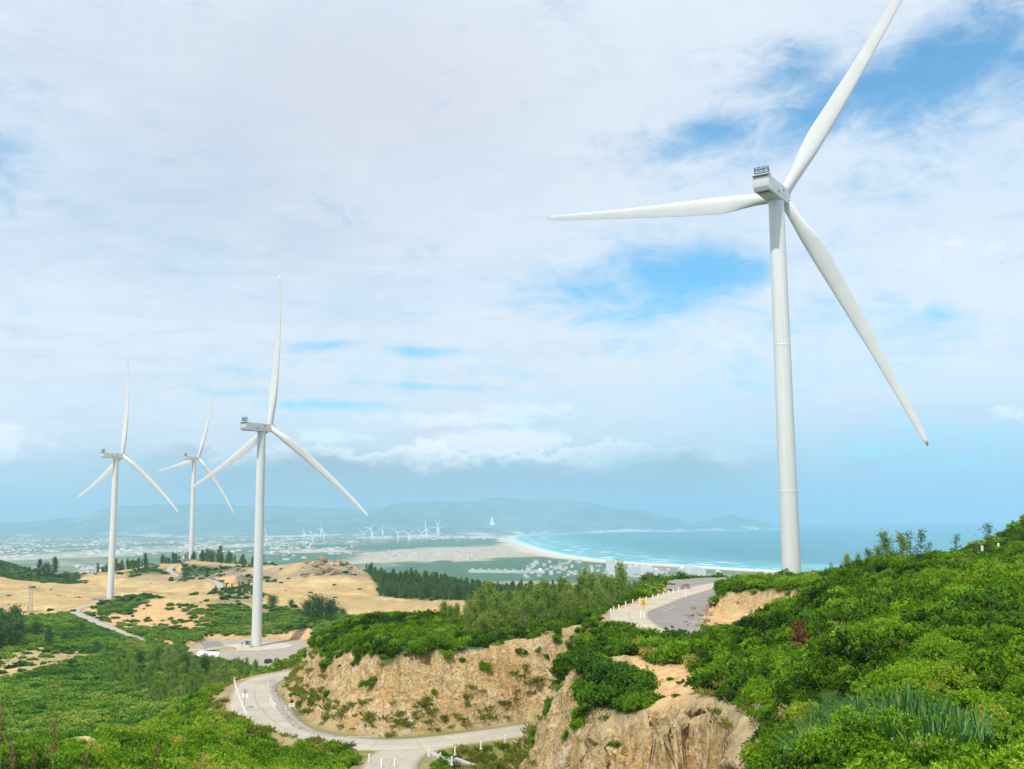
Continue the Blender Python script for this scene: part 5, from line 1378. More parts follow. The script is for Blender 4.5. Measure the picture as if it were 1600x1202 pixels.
# withered red shrub, and strap-leaved plants in front
def strap(seed, n=60, L=1.2, W=0.05):
    gg = np.random.default_rng(seed); V = []; F = []; T = []
    for k in range(n):
        a = gg.uniform(0, 6.28); e = gg.uniform(.1, .75); l = L * gg.uniform(.6, 1.15); w = W * gg.uniform(.7, 1.2); t0 = .42 + gg.normal(0, .14)
        o = np.array([gg.normal(0, .14), gg.normal(0, .14), 0]); side = np.array([-math.sin(a), math.cos(a), 0]); out = np.array([math.cos(a), math.sin(a), 0])
        nn = 6; b0 = len(V)
        for i in range(nn):
            s = i / (nn - 1); r = l * (s * math.sin(e) + 0.42 * e * s ** 2.4); z = l * (s * math.cos(e) - 0.55 * e * s ** 3)
            ww = w * (1 - s ** 2.2) * .5 + 0.003; c = o + out * r + np.array([0, 0, z])
            V += [c - side * ww + np.array([0, 0, ww * .5]), c, c + side * ww + np.array([0, 0, ww * .5])]; T += [t0 + .12 * s] * 3
            if i:
                q = b0 + 3 * i
                F += [(q - 3, q - 2, q + 1, q), (q - 2, q - 1, q + 2, q + 1)]
    me = np_mesh('strap_leaves', np.array(V), np.array(F), m_blade_g, True); fattr(me, 'tint', T); return me
ST = [strap(500 + i) for i in range(5)]
k = 0; sp_ = []
for j in range(900):
    u = g.uniform(1235, 1555); vtop = np.interp(u, [1235, 1290, 1330, 1400, 1470, 1530, 1555], [1155, 1100, 1092, 1108, 1118, 1152, 1190])
    v = vtop + 30 + g.random() ** 1.3 * 75
    if v > 1215: continue
    h = hit(u, v)
    if h is None or any((h[0] - q[0]) ** 2 + (h[1] - q[1]) ** 2 < .30 ** 2 for q in sp_): continue
    sp_.append(h)
    if len(sp_) >= 120: break
for j, h in enumerate(sp_):
    o = link('strap_plant', ST[j % 5], None, (h[0], h[1], h[2] + EYE - .05), (0, 0, g.uniform(0, 6.28))); s = g.uniform(.75, 1.2); o.scale = (s, s, s)
    tag(o, 'blue green strap leaved plant in the clump low on the right slope', 'plant', 'strap leaved plants on the right slope')
def red_shrub(u, v, s, lab):
    h = hit(u, v); gg = np.random.default_rng(int(u)); mb = MB()
    for kk in range(5): mb.tube([(0, 0, -.1), (gg.normal(0, .12), gg.normal(0, .12), .6), (gg.normal(0, .2), gg.normal(0, .2), 1.2)], [.025, .018, .006], 5)
    r = empty('withered_shrub', (h[0], h[1], h[2] + EYE), 0); r.scale = (s,) * 3
    link('stems', np_mesh('stems', np.array(mb.v), mb.f, m_bark, True), r)
    n = 420; P = np.c_[gg.normal(0, .22, n), gg.normal(0, .22, n), gg.uniform(.15, 1.45, n)]; P[:, :2] *= (1.25 - 0.6 * P[:, 2:3] / 1.45)
    link('foliage', leaf_mesh('foliage', [leaves(P, gg.normal(size=(n, 3)), .13, .07, .45 + gg.normal(0, .2, n), gg)], m_red), r)
    tag(r, lab, 'shrub')
red_shrub(1250, 1028, 1.55, 'withered red brown shrub standing up from the green slope')
red_shrub(1411, 1032, 0.5, 'small patch of withered red leaves in the middle of the right slope')
red_shrub(1258, 1020, 0.6, 'low red shoot touching the withered red brown shrub')

# tall grass by the photographer's feet
def reed(seed, h=1.9, heads=3, n=26):
    gg = np.random.default_rng(seed); V = []; F = []; T = []
    for k in range(n):
        a = gg.uniform(0, 6.28); e = gg.uniform(.05, .5); l = h * gg.uniform(.45, .95); w = .050 * gg.uniform(.6, 1.3); t0 = .4 + gg.normal(0, .16)
        o = np.array([gg.normal(0, .1), gg.normal(0, .1), 0]); side = np.array([-math.sin(a), math.cos(a), 0]); out = np.array([math.cos(a), math.sin(a), 0]); b0 = len(V)
        for i in range(8):
            s = i / 7; r = l * (s * math.sin(e) + .5 * e * s ** 2.6 + .1 * s ** 3); z = l * (s * math.cos(e) - .65 * (e + .15) * s ** 3.2); ww = w * (1 - s ** 2) * .5 + .002
            c = o + out * r + np.array([0, 0, z]); V += [c - side * ww, c + side * ww]; T += [t0 + .15 * s] * 2
            if i: q = b0 + 2 * i; F.append((q - 2, q - 1, q + 1, q))
    me = np_mesh('blades', np.array(V), np.array(F), m_reed, True); fattr(me, 'tint', T)
    mb = MB(); hd = []
    for k in range(heads):
        a = gg.uniform(0, 6.28); tip = np.array([.18 * math.cos(a), .18 * math.sin(a), h * gg.uniform(.95, 1.2)])
        mb.tube([(0, 0, 0), tip * .5 + gg.normal(0, .02, 3), tip], [.009, .007, .004], 5)
        nn = 90; s = gg.random(nn); P = tip + (np.array([.1 * math.cos(a), .1 * math.sin(a), .34]) * s[:, None]) + gg.normal(0, .012, (nn, 3))
        hd.append(leaves(P, np.array([.3 * math.cos(a), .3 * math.sin(a), 1.0]) + gg.normal(0, .45, (nn, 3)), .05, .010, .55 + gg.normal(0, .2, nn), gg))
    return me, np_mesh('stalks', np.array(mb.v), mb.f, m_stalk, True), leaf_mesh('seed_heads', hd, m_seed)
m_reed = leaf_mat('reed_leaf', [(0, (0.02, .065, .012)), (.4, (.055, .16, .02)), (.7, (.15, .27, .035)), (1, (.34, .30, .1))], .3, False)
m_seed = leaf_mat('seed_head', [(0, (.07, .05, .02)), (.5, (.18, .125, .05)), (1, (.3, .23, .1))], .2, False)
m_stalk = simple_mat('grass_stalk', (.10, .13, .03), .8, 0, .3, 6)
RD = [reed(610 + i, 1.9, 1, 44) for i in range(4)]
for i, (u, d, s, lab) in enumerate([(40, 8.6, .74, 'tallest clump of seeding grass in the bottom left corner'), (6, 8.0, .60, 'grass clump cut by the left edge of the picture'), (78, 8.8, .58, 'arching grass clump right of the tallest one'), (110, 9.4, .50, 'low leaning grass clump with brown heads'), (20, 9.8, .64, 'grass clump behind the corner clump'), (58, 9.2, .60, 'dense grass clump just behind the tallest one'),
                                    (150, 9.0, .48, 'small grass clump at the bottom edge left of the bright shrubs'), (235, 9.6, .46, 'drooping brown grass clump at the bottom edge'), (190, 10.2, .44, 'tiny grass clump between the two at the bottom edge')]):
    p = from_px(u, d, -.05); vt = [1076, 1108, 1112, 1105, 1120, 1098, 1145, 1146, 1160][i]     # tips reach as high as in the photograph
    s = (at(u, vt, d)[2] - p[2]) / 2.55
    r = empty('grass_clump', p, i * 1.1); r.scale = (s * 1.1, s * 1.1, s)
    K = RD[i % 3]
    link('blades', K[0], r); link('stalks', K[1], r); link('seed_heads', K[2], r); tag(r, lab, 'grass', 'tall grass in the bottom left corner')

# ------------------------------------------------------------------ street furniture and small things
m_post = simple_mat('post_paint', (0.80, 0.79, 0.76), 0.6, 0, 0.06, 4)
m_redband = simple_mat('red_band', (0.16, 0.03, 0.025), 0.6)
m_yel = simple_mat('sign_yellow', (0.72, 0.42, 0.02), 0.5, 0, 0.05)
m_black = simple_mat('sign_black', (0.02, 0.02, 0.022), 0.6)
m_block = simple_mat('cast_concrete', (0.42, 0.40, 0.36), 0.9, 0, 0.15, 3)
m_glass = simple_mat('dark_glass', (0.02, 0.03, 0.035), 0.12, 0, 0.02, 1, 0.6)
m_tyre = simple_mat('rubber', (0.02, 0.02, 0.02), 0.85)

def make_post():
    r = empty('bollard')
    b = MB(); b.box((0, 0, 0.35), (0.17, 0.17, 0.9), 0, 0.02); b.build('shaft', m_post, r)
    b = MB(); b.box((0, 0, 0.85), (0.19, 0.19, 0.12), 0, 0.02); b.build('cap', m_post, r)
    b = MB(); b.box((0, 0, 0.02), (0.34, 0.34, 0.14), 0, 0.02); b.build('foot', m_block, r)
    return r
PB = make_post(); first = [True]
def post(p, label, group, s=1.0):
    r = PB if first[0] else copy_tree(PB); first[0] = False
    r.location = tuple(p); r.rotation_euler = (0, 0, random.uniform(0, 1.5)); r.scale = (s, s, s); return tag(r, label, 'bollard', group)
def px_z(u, v, z): p = atz(u, v, z); return p
for i in range(13):        # close row on the outer edge of the lower bend
    f = i / 12; u = 366 + 19.5 * f ** 1.25; v = 1066 + 56 * f
    p = px_z(u, v, LOW_Z); q = on_ground(p[0], p[1], 0.0); post(q, 'white concrete bollard in the close row on the outside of the lower bend', 'bollards outside the lower bend', .85)
for i, (u, v) in enumerate([(423.5, 1103), (426.5, 1106.5), (429.5, 1110)]): post(px_z(u, v, LOW_Z + .05), 'white bollard in the row of three by the drain of the lower bend', 'three bollards by the drain')
for (u, v, lab) in [(577, 1192, 'white bollard half hidden by bright leaves at the bottom of the lower road'), (596, 1200, 'white bollard just right of the leaf covered one at the road junction'), (617, 1199, 'white bollard third from the bright bushes at the road junction'),
                    (670, 1183, 'white bollard at the left end of the concrete culvert'), (688, 1190, 'white bollard in the middle of the concrete culvert'), (706, 1196, 'white bollard at the near end of the concrete culvert'),
                    (711, 1180, 'white bollard behind the culvert at the start of the grass island'), (751.5, 1171, 'white bollard on the far verge left of the last one'), (789.5, 1162, 'white bollard farthest right along the lower road')]:
    post(px_z(u, v, LOW_Z + .02), lab, 'bollards at the lower junction', 0.95)
up_posts = [(954.5, 960), (959, 957), (967, 953.5), (977.6, 948.5), (989, 945), (1000, 942), (1010, 940), (1020, 937), (1028.6, 935), (1037, 932), (1045, 930), (1052, 927.5), (1060, 925)]
for u, v in up_posts: post(px_z(u, v, UP_Z + .02), 'white bollard in the curved row on the outside of the upper road', 'bollards outside the upper road', 0.85)
for u, v, lab in [(1007, 967, 'white bollard at the corner of the grey yard inside the upper bend'), (1002, 966, 'white bollard beside the yard corner on the concrete'), (1072, 934, 'white bollard on the inner edge of the upper road halfway up')]: post(px_z(u, v, UP_Z + .05), lab, None)

def sign(p, kind, label, yaw, s=1.0):
    r = empty('road_sign', p, yaw); r.scale = (s,) * 3
    b = MB(); b.tube([(0, 0, -.3), (0, 0, 2.25)], 0.05, 8); b.build('pole', m_galv if kind != 'w' else m_post, r)
    b = MB()
    if kind == 'tri':
        V = [(-.62, -.06, 1.55), (.62, -.06, 1.55), (0, -.06, 2.62)]; V += [(x, y + .03, z) for x, y, z in V]
        b.add(V, [(0, 1, 2), (3, 5, 4), (0, 3, 4, 1), (1, 4, 5, 2), (2, 5, 3, 0)]); pl = b.build('panel', m_yel, r)
        b = MB(); b.tube([(-.08, -.067, 1.72), (0.07, -.067, 1.86), (-.02, -.067, 2.05), (0, -.067, 2.28)], .045, 5); b.build('symbol', m_black, pl)
    elif kind == 'y':
        b.box((0, -.06, 1.95), (.5, .03, .55), 0); b.build('panel', m_yel, r)
    else:
        b.box((0, -.06, 1.75), (.95, .03, .55), 0); pl = b.build('panel', m_post, r)
        b = MB(); b.tube([(0, -.075, 2.3), (0, -.045, 2.3)], .33, 18); rd = b.build('disc', m_redband if kind == 'red' else m_galv, r)
        b = MB(); b.box((0, -.079, 1.75), (.7, .006, .07)); b.build('lettering', m_black, pl)
    return tag(r, label, 'road sign')
sign(px_z(1006, 962, UP_Z), 'tri', 'yellow triangular warning sign on a pole at the upper bend', 0.15, .85)
sign(on_ground(*px_z(449, 1112, LOW_Z)[:2], 0), 'y', 'yellow plate on a white post at the foot of the middle cutting', 0.3, .75)
sign(on_ground(*px_z(455.6, 1119, LOW_Z)[:2], 0), 'red', 'white plate with a dark red disc at the foot of the middle cutting', 0.25, .8)
sign(on_ground(*px_z(382, 1108, LOW_Z)[:2], 0), 'grey', 'grey backed sign among the bollards of the lower bend', 2.8)

# concrete culvert, kerb and gutter at the junction
def beam(name, pts, w, h, z, mat, label, cat):
    b = MB(); P = [np.array(p) for p in pts]
    for p, q in zip(P[:-1], P[1:]):
        d = q - p; L = np.hypot(d[0], d[1]); b.box(((p[0] + q[0]) / 2, (p[1] + q[1]) / 2, z + h / 2), (L + w * .3, w, h), math.atan2(d[1], d[0]), .02)
    return tag(b.build(name, mat), label, cat)
beam('culvert_wall', [px_z(u, v, LOW_Z) for u, v in [(672, 1181), (690, 1190), (707, 1195)]], 0.7, 0.55, LOW_Z + EYE - .1, m_block, 'low grey concrete culvert wall between the white bollards', 'culvert')
beam('kerb', [px_z(u, v, LOW_Z) for u, v in [(712, 1188), (735, 1197), (760, 1204), (790, 1216)]], 0.5, 0.3, LOW_Z + EYE - .05, m_block, 'pale concrete kerb along the grass island at the bottom', 'kerb')
gut = smooth_line([np.array([*px_z(u, v, LOW_Z)[:2], LOW_Z]) for u, v in [(424, 1062), (428, 1082), (436, 1104), (452, 1126), (480, 1143), (530, 1152), (600, 1150), (690, 1143)]], 1.5)
tag(ribbon('drain_channel', gut, 0.9, 0.07, simple_mat('drain_concrete', (.30, .285, .25), .9, 0, .2, 1)), kind='structure')  # channel in a darker grey than the road slabs
# parapet on the far mound
pp = [from_px(1470, 150, 0), from_px(1545, 152, 0), from_px(1562, 156, 0)]
b = MB()
for p, q in zip(pp[:-1], pp[1:]):
    d = q - p; b.box(((p[0] + q[0]) / 2, (p[1] + q[1]) / 2, (p[2] + q[2]) / 2 + .5), (np.hypot(d[0], d[1]), .25, 1.2), math.atan2(d[1], d[0]))
tag(b.build('parapet_wall', m_block), 'low concrete parapet on the skyline at the right, with two white posts', 'parapet')
for u, lab in ((1518, 'white post at the left end of the skyline parapet'), (1543, 'white post at the right end of the skyline parapet')):
    post(from_px(u, 149.5, 0.6), lab, None, 1.5)

# yard of the middle turbine
def car(p, yaw, label, body, s=1.0):
    r = empty('car', p, yaw); r.scale = (s,) * 3
    m = simple_mat('car_paint', body, .3, .2, .03)
    b = MB(); prof = [(-2.2, .35), (2.2, .35), (2.25, .75), (2.0, 1.0), (1.2, 1.08), (.65, 1.62), (-1.9, 1.66), (-2.2, 1.1), (-2.25, .7)]; n = len(prof)
    V = []
    for x, k in ((-.88, .94), (-.80, 1.0), (.80, 1.0), (.88, .94)): V += [(x if z < 1.1 else x * .86, y * (1 if abs(x) < .85 else .97), .9 + (z - .9) * k) for y, z in prof]
    b.add(V, [(l * n + i, (l + 1) * n + i, (l + 1) * n + (i + 1) % n, l * n + (i + 1) % n) for l in range(3) for i in range(n)] + [tuple(range(n)), tuple(range(4 * n - 1, 3 * n - 1, -1))]); b.build('body', m, r, auto=R(30))
    b = MB(); b.box((0, -2.08, 1.38), (1.3, .10, .42)); b.build('rear_window', m_glass, r)
    b = MB(); b.add([(-.62, 1.16, 1.12), (.62, 1.16, 1.12), (.56, .74, 1.56), (-.56, .74, 1.56)], [(0, 1, 2, 3)]); b.build('windscreen', m_glass, r)
    for sx_ in (-1, 1):
        b = MB(); b.box((sx_ * .80, -.4, 1.36), (.06, 2.3, .38)); b.build('side_window', m_glass, r)
        b = MB(); b.box((sx_ * .7, -2.24, .95), (.22, .05, .25)); b.build('tail_light', m_redband, r)
        for y in (-1.4, 1.4):
            b = MB(); b.tube([(sx_ * .70, y, .33), (sx_ * .92, y, .33)], .34, 16); w = b.build('wheel', m_tyre, r, auto=R(40))
            b = MB(); b.tube([(sx_ * .92, y, .33), (sx_ * .935, y, .33)], .2, 12); b.build('rim', m_galv, w)
    return tag(r, label, 'car')
car(px_z(419.3, 1036, PAD_Z + .06), R(-12), 'dark car parked on the grey yard in front of the middle turbine', (.03, .035, .04))
# transformer kiosk, door stair, white covered tank
r = empty('transformer_kiosk', px_z(388, 1007.5, PAD_Z + .12), .2)
b = MB(); b.box((0, 0, .9), (2.6, 1.8, 1.8), 0, .05); b.build('cabinet', simple_mat('kiosk_blue', (.05, .09, .16), .5), r)
b = MB(); b.box((0, 0, 1.88), (2.9, 2.1, .14), 0, .03); b.build('roof', m_galv, r)
b = MB(); b.box((.5, -.93, .9), (.9, .06, 1.4)); b.build('door', simple_mat('kiosk_door', (.08, .12, .19), .5), r)
b = MB(); b.box((0, 0, .02), (3.1, 2.3, .2)); b.build('base', m_block, r); tag(r, 'dark blue transformer kiosk left of the middle tower base', 'kiosk')
r = empty('tower_stair', (-119.4, 477.2, PAD_Z + EYE + .12), .65)
b = MB()
for k in range(7): b.box((0, -2.0 + .28 * k, .14 + .25 * k), (1.0, .3, .04))
b.box((0, .3, 1.85), (1.2, 1.2, .06)); b.build('treads', m_galv, r)
for sx_ in (-1, 1):
    b = MB(); b.tube([(sx_ * .5, -2.1, .9), (sx_ * .5, -.2, 2.75), (sx_ * .5, .8, 2.75)], .03, 6); b.tube([(sx_ * .5, -2.1, 0), (sx_ * .5, -2.1, .9)], .03, 6); b.tube([(sx_ * .5, .8, 0), (sx_ * .5, .8, 2.75)], .04, 6); b.tube([(sx_ * .5, -.2, 0), (sx_ * .5, -.2, 2.75)], .03, 6); b.build('handrail', m_galv, r)
tag(r, 'steel stair with handrails up to the middle tower door', 'stair')
c0 = px_z(326, 1031, PAD_Z); r = empty('storage_tank', (c0[0], c0[1], PAD_Z + EYE), -.25)
b = MB(); pr = [(-5.2, .1), (-5.0, .9), (-4.6, 1.35), (-4.0, 1.62), (-1.3, 1.62), (-1.0, 1.42), (3.2, 1.35), (4.4, 1.30), (4.9, .95), (5.1, .1)]
b.tube([(x, 0, 1.9) for x, _ in pr], [q for _, q in pr], 24); b.build('shell', simple_mat('white_tarpaulin', (.80, .82, .86), .6, 0, .06, .8), r, auto=R(35))
for x in (-3.4, 3.0):
    b = MB(); b.box((x, 0, .45), (.7, 2.6, .9), 0, .05); b.build('cradle', m_block, r)
b = MB(); b.tube([(-1.6, 0, 3.4), (-1.6, 0, 4.6)], .12, 8); b.build('vent_pipe', m_galv, r)
for x in (-2.6, .6, 2.4):
    b = MB(); b.tube([(x - .04, 0, 1.9), (x + .04, 0, 1.9)], 1.64 if x < -1.3 else 1.43, 24); b.build('strap', m_galv, r)
tag(r, 'long white covered tank lying at the left edge of the turbine yard', 'tank')
b = MB(); b.tube([(0, 0, -.2), (0, 0, 3.2)], .06, 8); b.box((0, 0, 3.2), (.7, .5, .5), 0, .05)
tag(b.build('equipment_pole', m_dark, None, loc=px_z(378, 1017, PAD_Z + .1)), 'short dark pole with a box on the pale apron', 'pole')

# a person in a white shirt walking by the cutting at the edge of the yard
def person(p, yaw, label, shirt, trousers):
    me = bpy.data.meshes.new('body')
    J = {'pel': (0, 0, .95), 'waist': (0, 0, 1.1), 'chest': (0, .01, 1.32), 'neck': (0, .01, 1.50), 'head': (0, .03, 1.62), 'top': (0, .03, 1.72)}
    vs = list(J.values()); nm = list(J); ed = [(0, 1), (1, 2), (2, 3), (3, 4), (4, 5)]; rd = [(.15, .11), (.14, .10), (.16, .11), (.055, .055), (.085, .10), (.06, .07)]
    for s in (-1, 1):
        i = len(vs); f = .14 * s
        vs += [(s * .10, 0, .90), (s * .11, .05 + f, .50), (s * .11, f - .02, .08), (s * .11, f + .14, .04)]; rd += [(.09, .09), (.062, .062), (.042, .045), (.035, .045)]; ed += [(0, i), (i, i + 1), (i + 1, i + 2), (i + 2, i + 3)]
        i = len(vs)
        vs += [(s * .19, 0, 1.42), (s * .24, -f * .6, 1.14), (s * .25, .10 - f, .90), (s * .25, .13 - f, .80)]; rd += [(.06, .06), (.045, .045), (.034, .034), (.03, .04)]; ed += [(2, i), (i, i + 1), (i + 1, i + 2), (i + 2, i + 3)]
    me.from_pydata(vs, ed, []); o = bpy.data.objects.new('body', me); COL.objects.link(o)
    md = o.modifiers.new('s', 'SKIN'); md.use_smooth_shade = True
    for k, q in enumerate(me.skin_vertices[0].data): q.radius = rd[k]; q.use_root = (k == 0)
    o.modifiers.new('u', 'SUBSURF').levels = 1
    m, t, b, _ = new_mat('clothed_figure'); z = t.node('ShaderNodeSeparateXYZ'); t.put(z.inputs[0], t.node('ShaderNodeTexCoord').outputs['Object'])
    c = t.mix(t.math('GREATER_THAN', z.outputs[2], .96), trousers, shirt); c = t.mix(t.math('GREATER_THAN', z.outputs[2], 1.49), c, (.36, .22, .15)); t.put(b.inputs['Base Color'], c)
    me.materials.append(m)
    r = empty('person', p, yaw); o.parent = r
    b = MB(); b.tube([(0, .0, 1.64), (0, 0, 1.70), (0, 0, 1.75)], [.105, .10, .05], 12); b.build('hair', m_black, r, True)
    return tag(r, label, 'person')
person(px_z(434.5, 1041, PAD_Z + .06), 1.0, 'person in a white top standing on the yard beside the cutting', (.75, .75, .73), (.04, .045, .06))

# motorcycle left on the far grey yard
mc = empty('motorcycle', px_z(1071.5, 920, UP_Z + .06), .9)
for y in (-.62, .62):
    b = MB(); ring = [(0, y + .27 * math.cos(a), .30 + .27 * math.sin(a)) for a in np.linspace(0, 2 * math.pi, 17)]; b.tube(ring, .055, 6, False); w = b.build('wheel', m_tyre, mc, True)
    b = MB(); b.tube([(-.05, y, .3), (.05, y, .3)], .16, 12); b.build('rim', m_galv, w)
b = MB(); b.tube([(0, -.6, .32), (0, -.25, .55), (0, .25, .5), (0, .5, .9)], [.08, .15, .13, .06], 8); b.build('body', simple_mat('red_paint', (.45, .07, .04), .35), mc, True)
b = MB(); b.box((0, -.32, .78), (.26, .75, .12), 0, .03); b.build('seat', m_black, mc)
b = MB(); b.tube([(-.34, .40, 1.02), (0, .5, .95), (.34, .40, 1.02)], .02, 6); b.build('handlebar', m_galv, mc)
b = MB(); b.tube([(0, .5, .95), (0, .62, .32)], .035, 6); b.build('fork', m_galv, mc)
b = MB(); b.tube([(0, .56, .88), (0, .64, .88)], .09, 10); b.build('headlight', m_post, mc)
tag(mc, 'red motorcycle standing on the grey yard above the upper road', 'motorcycle')

# lattice pylon at the left with its wires, short line poles
pb = from_px(65, 640, -.3); PH = 15.5
r = empty('lattice_pylon', pb, .4)
for sx_ in (-1, 1):
    for sy in (-1, 1):
        b = MB(); b.tube([(sx_ * 1.2, sy * 1.2, 0), (sx_ * .55, sy * .55, PH)], .13, 4); b.build('leg', m_galv, r)
b = MB()
for k in range(9):
    z0, z1 = PH * k / 9, PH * (k + 1) / 9; w0 = 1.2 - .65 * k / 9; w1 = 1.2 - .65 * (k + 1) / 9
    for a, c in (((-1, -1), (1, -1)), ((1, -1), (1, 1)), ((1, 1), (-1, 1)), ((-1, 1), (-1, -1))):
        b.tube([(a[0] * w0, a[1] * w0, z0), (c[0] * w1, c[1] * w1, z1)], .07, 4); b.tube([(c[0] * w0, c[1] * w0, z0), (a[0] * w1, a[1] * w1, z1)], .07, 4)
b.build('lattice', m_galv, r)
for z in (PH - 1.2, PH - 3.6):
    b = MB(); b.box((0, 0, z), (4.6, .2, .2)); b.build('cross_arm', m_galv, r)
tag(r, 'grey lattice pylon standing at the edge of the sand on the left', 'pylon')
for k, (z, lab) in enumerate(((PH - 1.2, 'upper thin power line sagging left from the lattice pylon'), (PH - 3.6, 'lower thin power line sagging left from the lattice pylon'))):
    p0 = pb + np.array([-2.0, 0, z]); p1 = p0 + np.array([-150, -60, 6.0])
    b = MB(); b.tube([p0 + (p1 - p0) * f - np.array([0, 0, 14 * f * (1 - f)]) for f in np.linspace(0, 1, 24)], .035, 4); tag(b.build('power_line', m_dark), lab, 'power line')

# boulders: the outcrop beyond the sand, and rubble by the yard
m_rock = simple_mat('weathered_granite', (.27, .205, .135), .95, 0, .28, .6, .2)
def boulder(seed):
    gg = np.random.default_rng(seed); import bmesh
    bm = bmesh.new(); bmesh.ops.create_icosphere(bm, subdivisions=3, radius=1.0)
    pl = gg.normal(size=(9, 3)); pl /= np.linalg.norm(pl, axis=1, keepdims=True); off = gg.uniform(.55, .85, 9)
    for v in bm.verts:
        c = np.array(v.co)
        for n_, o_ in zip(pl, off):
            d = c @ n_ - o_
            if d > 0: c = c - n_ * d * .92
        v.co = c * (1 + .05 * math.sin(7 * c[0] + seed) * math.cos(6 * c[1]))
    me = bpy.data.meshes.new('boulder'); bm.to_mesh(me); bm.free(); me.materials.append(m_rock); return me
BO = [boulder(700 + i) for i in range(6)]
def rock(p, s, label, group, i):
    o = link('boulder', BO[i % 6], None, p, (random.uniform(-.4, .4), random.uniform(-.4, .4), random.uniform(0, 6.28))); o.scale = (s * random.uniform(.8, 1.4), s, s * random.uniform(.6, .95)); return tag(o, label, 'boulder', group)
for i in range(70):
    u = 478 + 92 * g.random(); d = 775 + 70 * g.random(); w = math.exp(-((u - 512) / 26) ** 2)
    p = from_px(u, d, .2); rock(p, (1.2 + 3.2 * g.random() ** 2) * (.55 + .8 * w), 'weathered tan boulder on the rocky outcrop beyond the sand', 'boulders of the outcrop', i)
for i in range(44):
    u = 285 + 140 * g.random(); d = 890 + 70 * g.random()
    rock(from_px(u, d, .1), .5 + 1.5 * g.random() ** 2, 'grey brown boulder on the stony slope below the farthest turbine', 'boulders below the farthest turbine', i)
for i in range(60):
    h = hit(g.uniform(0, 150), g.uniform(1008, 1052), 240)
    if h is None or float(sample(scar, h[0], h[1])) < .45: continue
    rock((h[0], h[1], h[2] + EYE + .1), .35 + .9 * g.random() ** 2, 'pale rock in the rubble scar on the left valley side', 'rocks of the rubble scar', i)
for i in range(40):
    u, v = g.uniform(1050, 1180), g.uniform(955, 985); p = atz(g.uniform(1060, 1112), g.uniform(945, 980), UP_Z)
    if abs(float(sample(poly_dist(GX, GY, up_plat), p[0], p[1]))) > 2.5: continue
    rock((p[0], p[1], UP_Z + EYE + .1), .15 + .35 * g.random() ** 2, 'pale stone fallen at the foot of the orange cutting by the upper yard', 'stones below the orange cutting', i)
for i in range(46):
    s_ = g.random(); k = int(s_ * (len(gut) - 1)); p = gut[k]; d = low_road[min(int(s_ * len(low_road)), len(low_road) - 1)]
    o_ = np.array([p[0] - d[0], p[1] - d[1]]); o_ /= np.linalg.norm(o_) + 1e-6
    q = np.array([p[0], p[1]]) + o_ * g.uniform(.8, 2.6)
    rock(on_ground(q[0], q[1], .03), .10 + .3 * g.random() ** 2, 'loose stone at the foot of the middle cutting', 'stones below the middle cutting', i)
_sp = hit(134, 1178, 30)
if _sp is not None:
    _so = link('stone_slab', BO[2].copy(), None, _sp + (0, 0, EYE + .5), (.5, .3, .4)); _so.scale = (1.7, 1.2, .9)
    _so.data.materials[0] = simple_mat('orange_rock', (.52, .36, .20), .95, 0, .25, 1.2, .2)
    tag(_so, 'pale orange rock showing between the bright shrubs at bottom left', 'rock')
# low shrubs planted along the top edge of the sand at the left
for i in range(26):
    p = from_px(2 + 5.2 * i, 912, -.1)
    bush(p, 1.25, i, i, 'small yellow green shrub in the row along the top edge of the sand', 'row of shrubs along the sand', 1.0)

# ------------------------------------------------------------------ buildings on the coast
def facade(name, base, win, sx_=3.4, sz_=3.2):
    m, t, b, _ = new_mat(name); co = t.node('ShaderNodeTexCoord').outputs['Object']; s = t.node('ShaderNodeSeparateXYZ'); t.put(s.inputs[0], co)
    fz = t.math('FRACT', t.math('MULTIPLY', s.outputs[2], 1 / sz_)); fx = t.math('FRACT', t.math('MULTIPLY', t.math('ADD', s.outputs[0], s.outputs[1]), 1 / sx_))
    w = t.math('MULTIPLY', t.math('MULTIPLY', t.math('GREATER_THAN', fz, .30), t.math('LESS_THAN', fz, .86)), t.math('GREATER_THAN', fx, .34))
    t.put(b.inputs['Base Color'], t.mix(w, base, win)); b.inputs['Roughness'].default_value = .7; return m
m_fac = facade('resort_facade', (.80, .80, .79), (.34, .38, .42)); m_fac2 = facade('villa_facade', (.74, .73, .70), (.30, .31, .32), 5.0, 3.4)
m_roofg = simple_mat('flat_roof', (.55, .54, .52), .9); m_roofr = simple_mat('clay_roof', (.36, .16, .10), .9)
m_balc = simple_mat('balcony_slab', (.86, .86, .85), .7)
def slab_block(u, v, wpx, hpx, label, steps=1, yaw=0.0, depth=16, slope=0):
    p = atz(u, v, SEA + 4); k = p[1] / FPX; W = wpx * k; Hh = hpx * k * 1.18
    r = empty('apartment_block', p, yaw); n = max(1, steps)
    for i in range(n):
        w = W / n; h = Hh * (1 - slope * i / max(1, n)); x = -W / 2 + w * (i + .5)
        b = MB(); b.box((x, 0, h / 2 - 4), (w, depth, h + 8)); b.build('wall', m_fac, r)
        b = MB(); b.box((x, 0, h + .6), (w - .6, depth + 1, 1.2)); rf = b.build('roof', m_roofg, r)
        b = MB(); b.box((x, 2, h + 2.6), (w * .4, 6, 3)); b.build('plant_room', m_balc, rf)
        for z in np.arange(3.2, h - 1, 6.4 if h > 40 else 3.2):
            b = MB(); b.box((x, -depth / 2 - .75, z), (w - 1.2, 1.5, .5)); b.build('balcony', m_balc, r)
    return tag(r, label, 'apartment block', 'white resort blocks by the shore')
slab_block(954, 903, 12, 23, 'tall white slab tower, leftmost of the resort blocks by the sea', 2, .1, 18, .05)
slab_block(968, 902, 18, 17, 'white stepped block descending beside the tall resort tower', 4, .1, 18, .55)
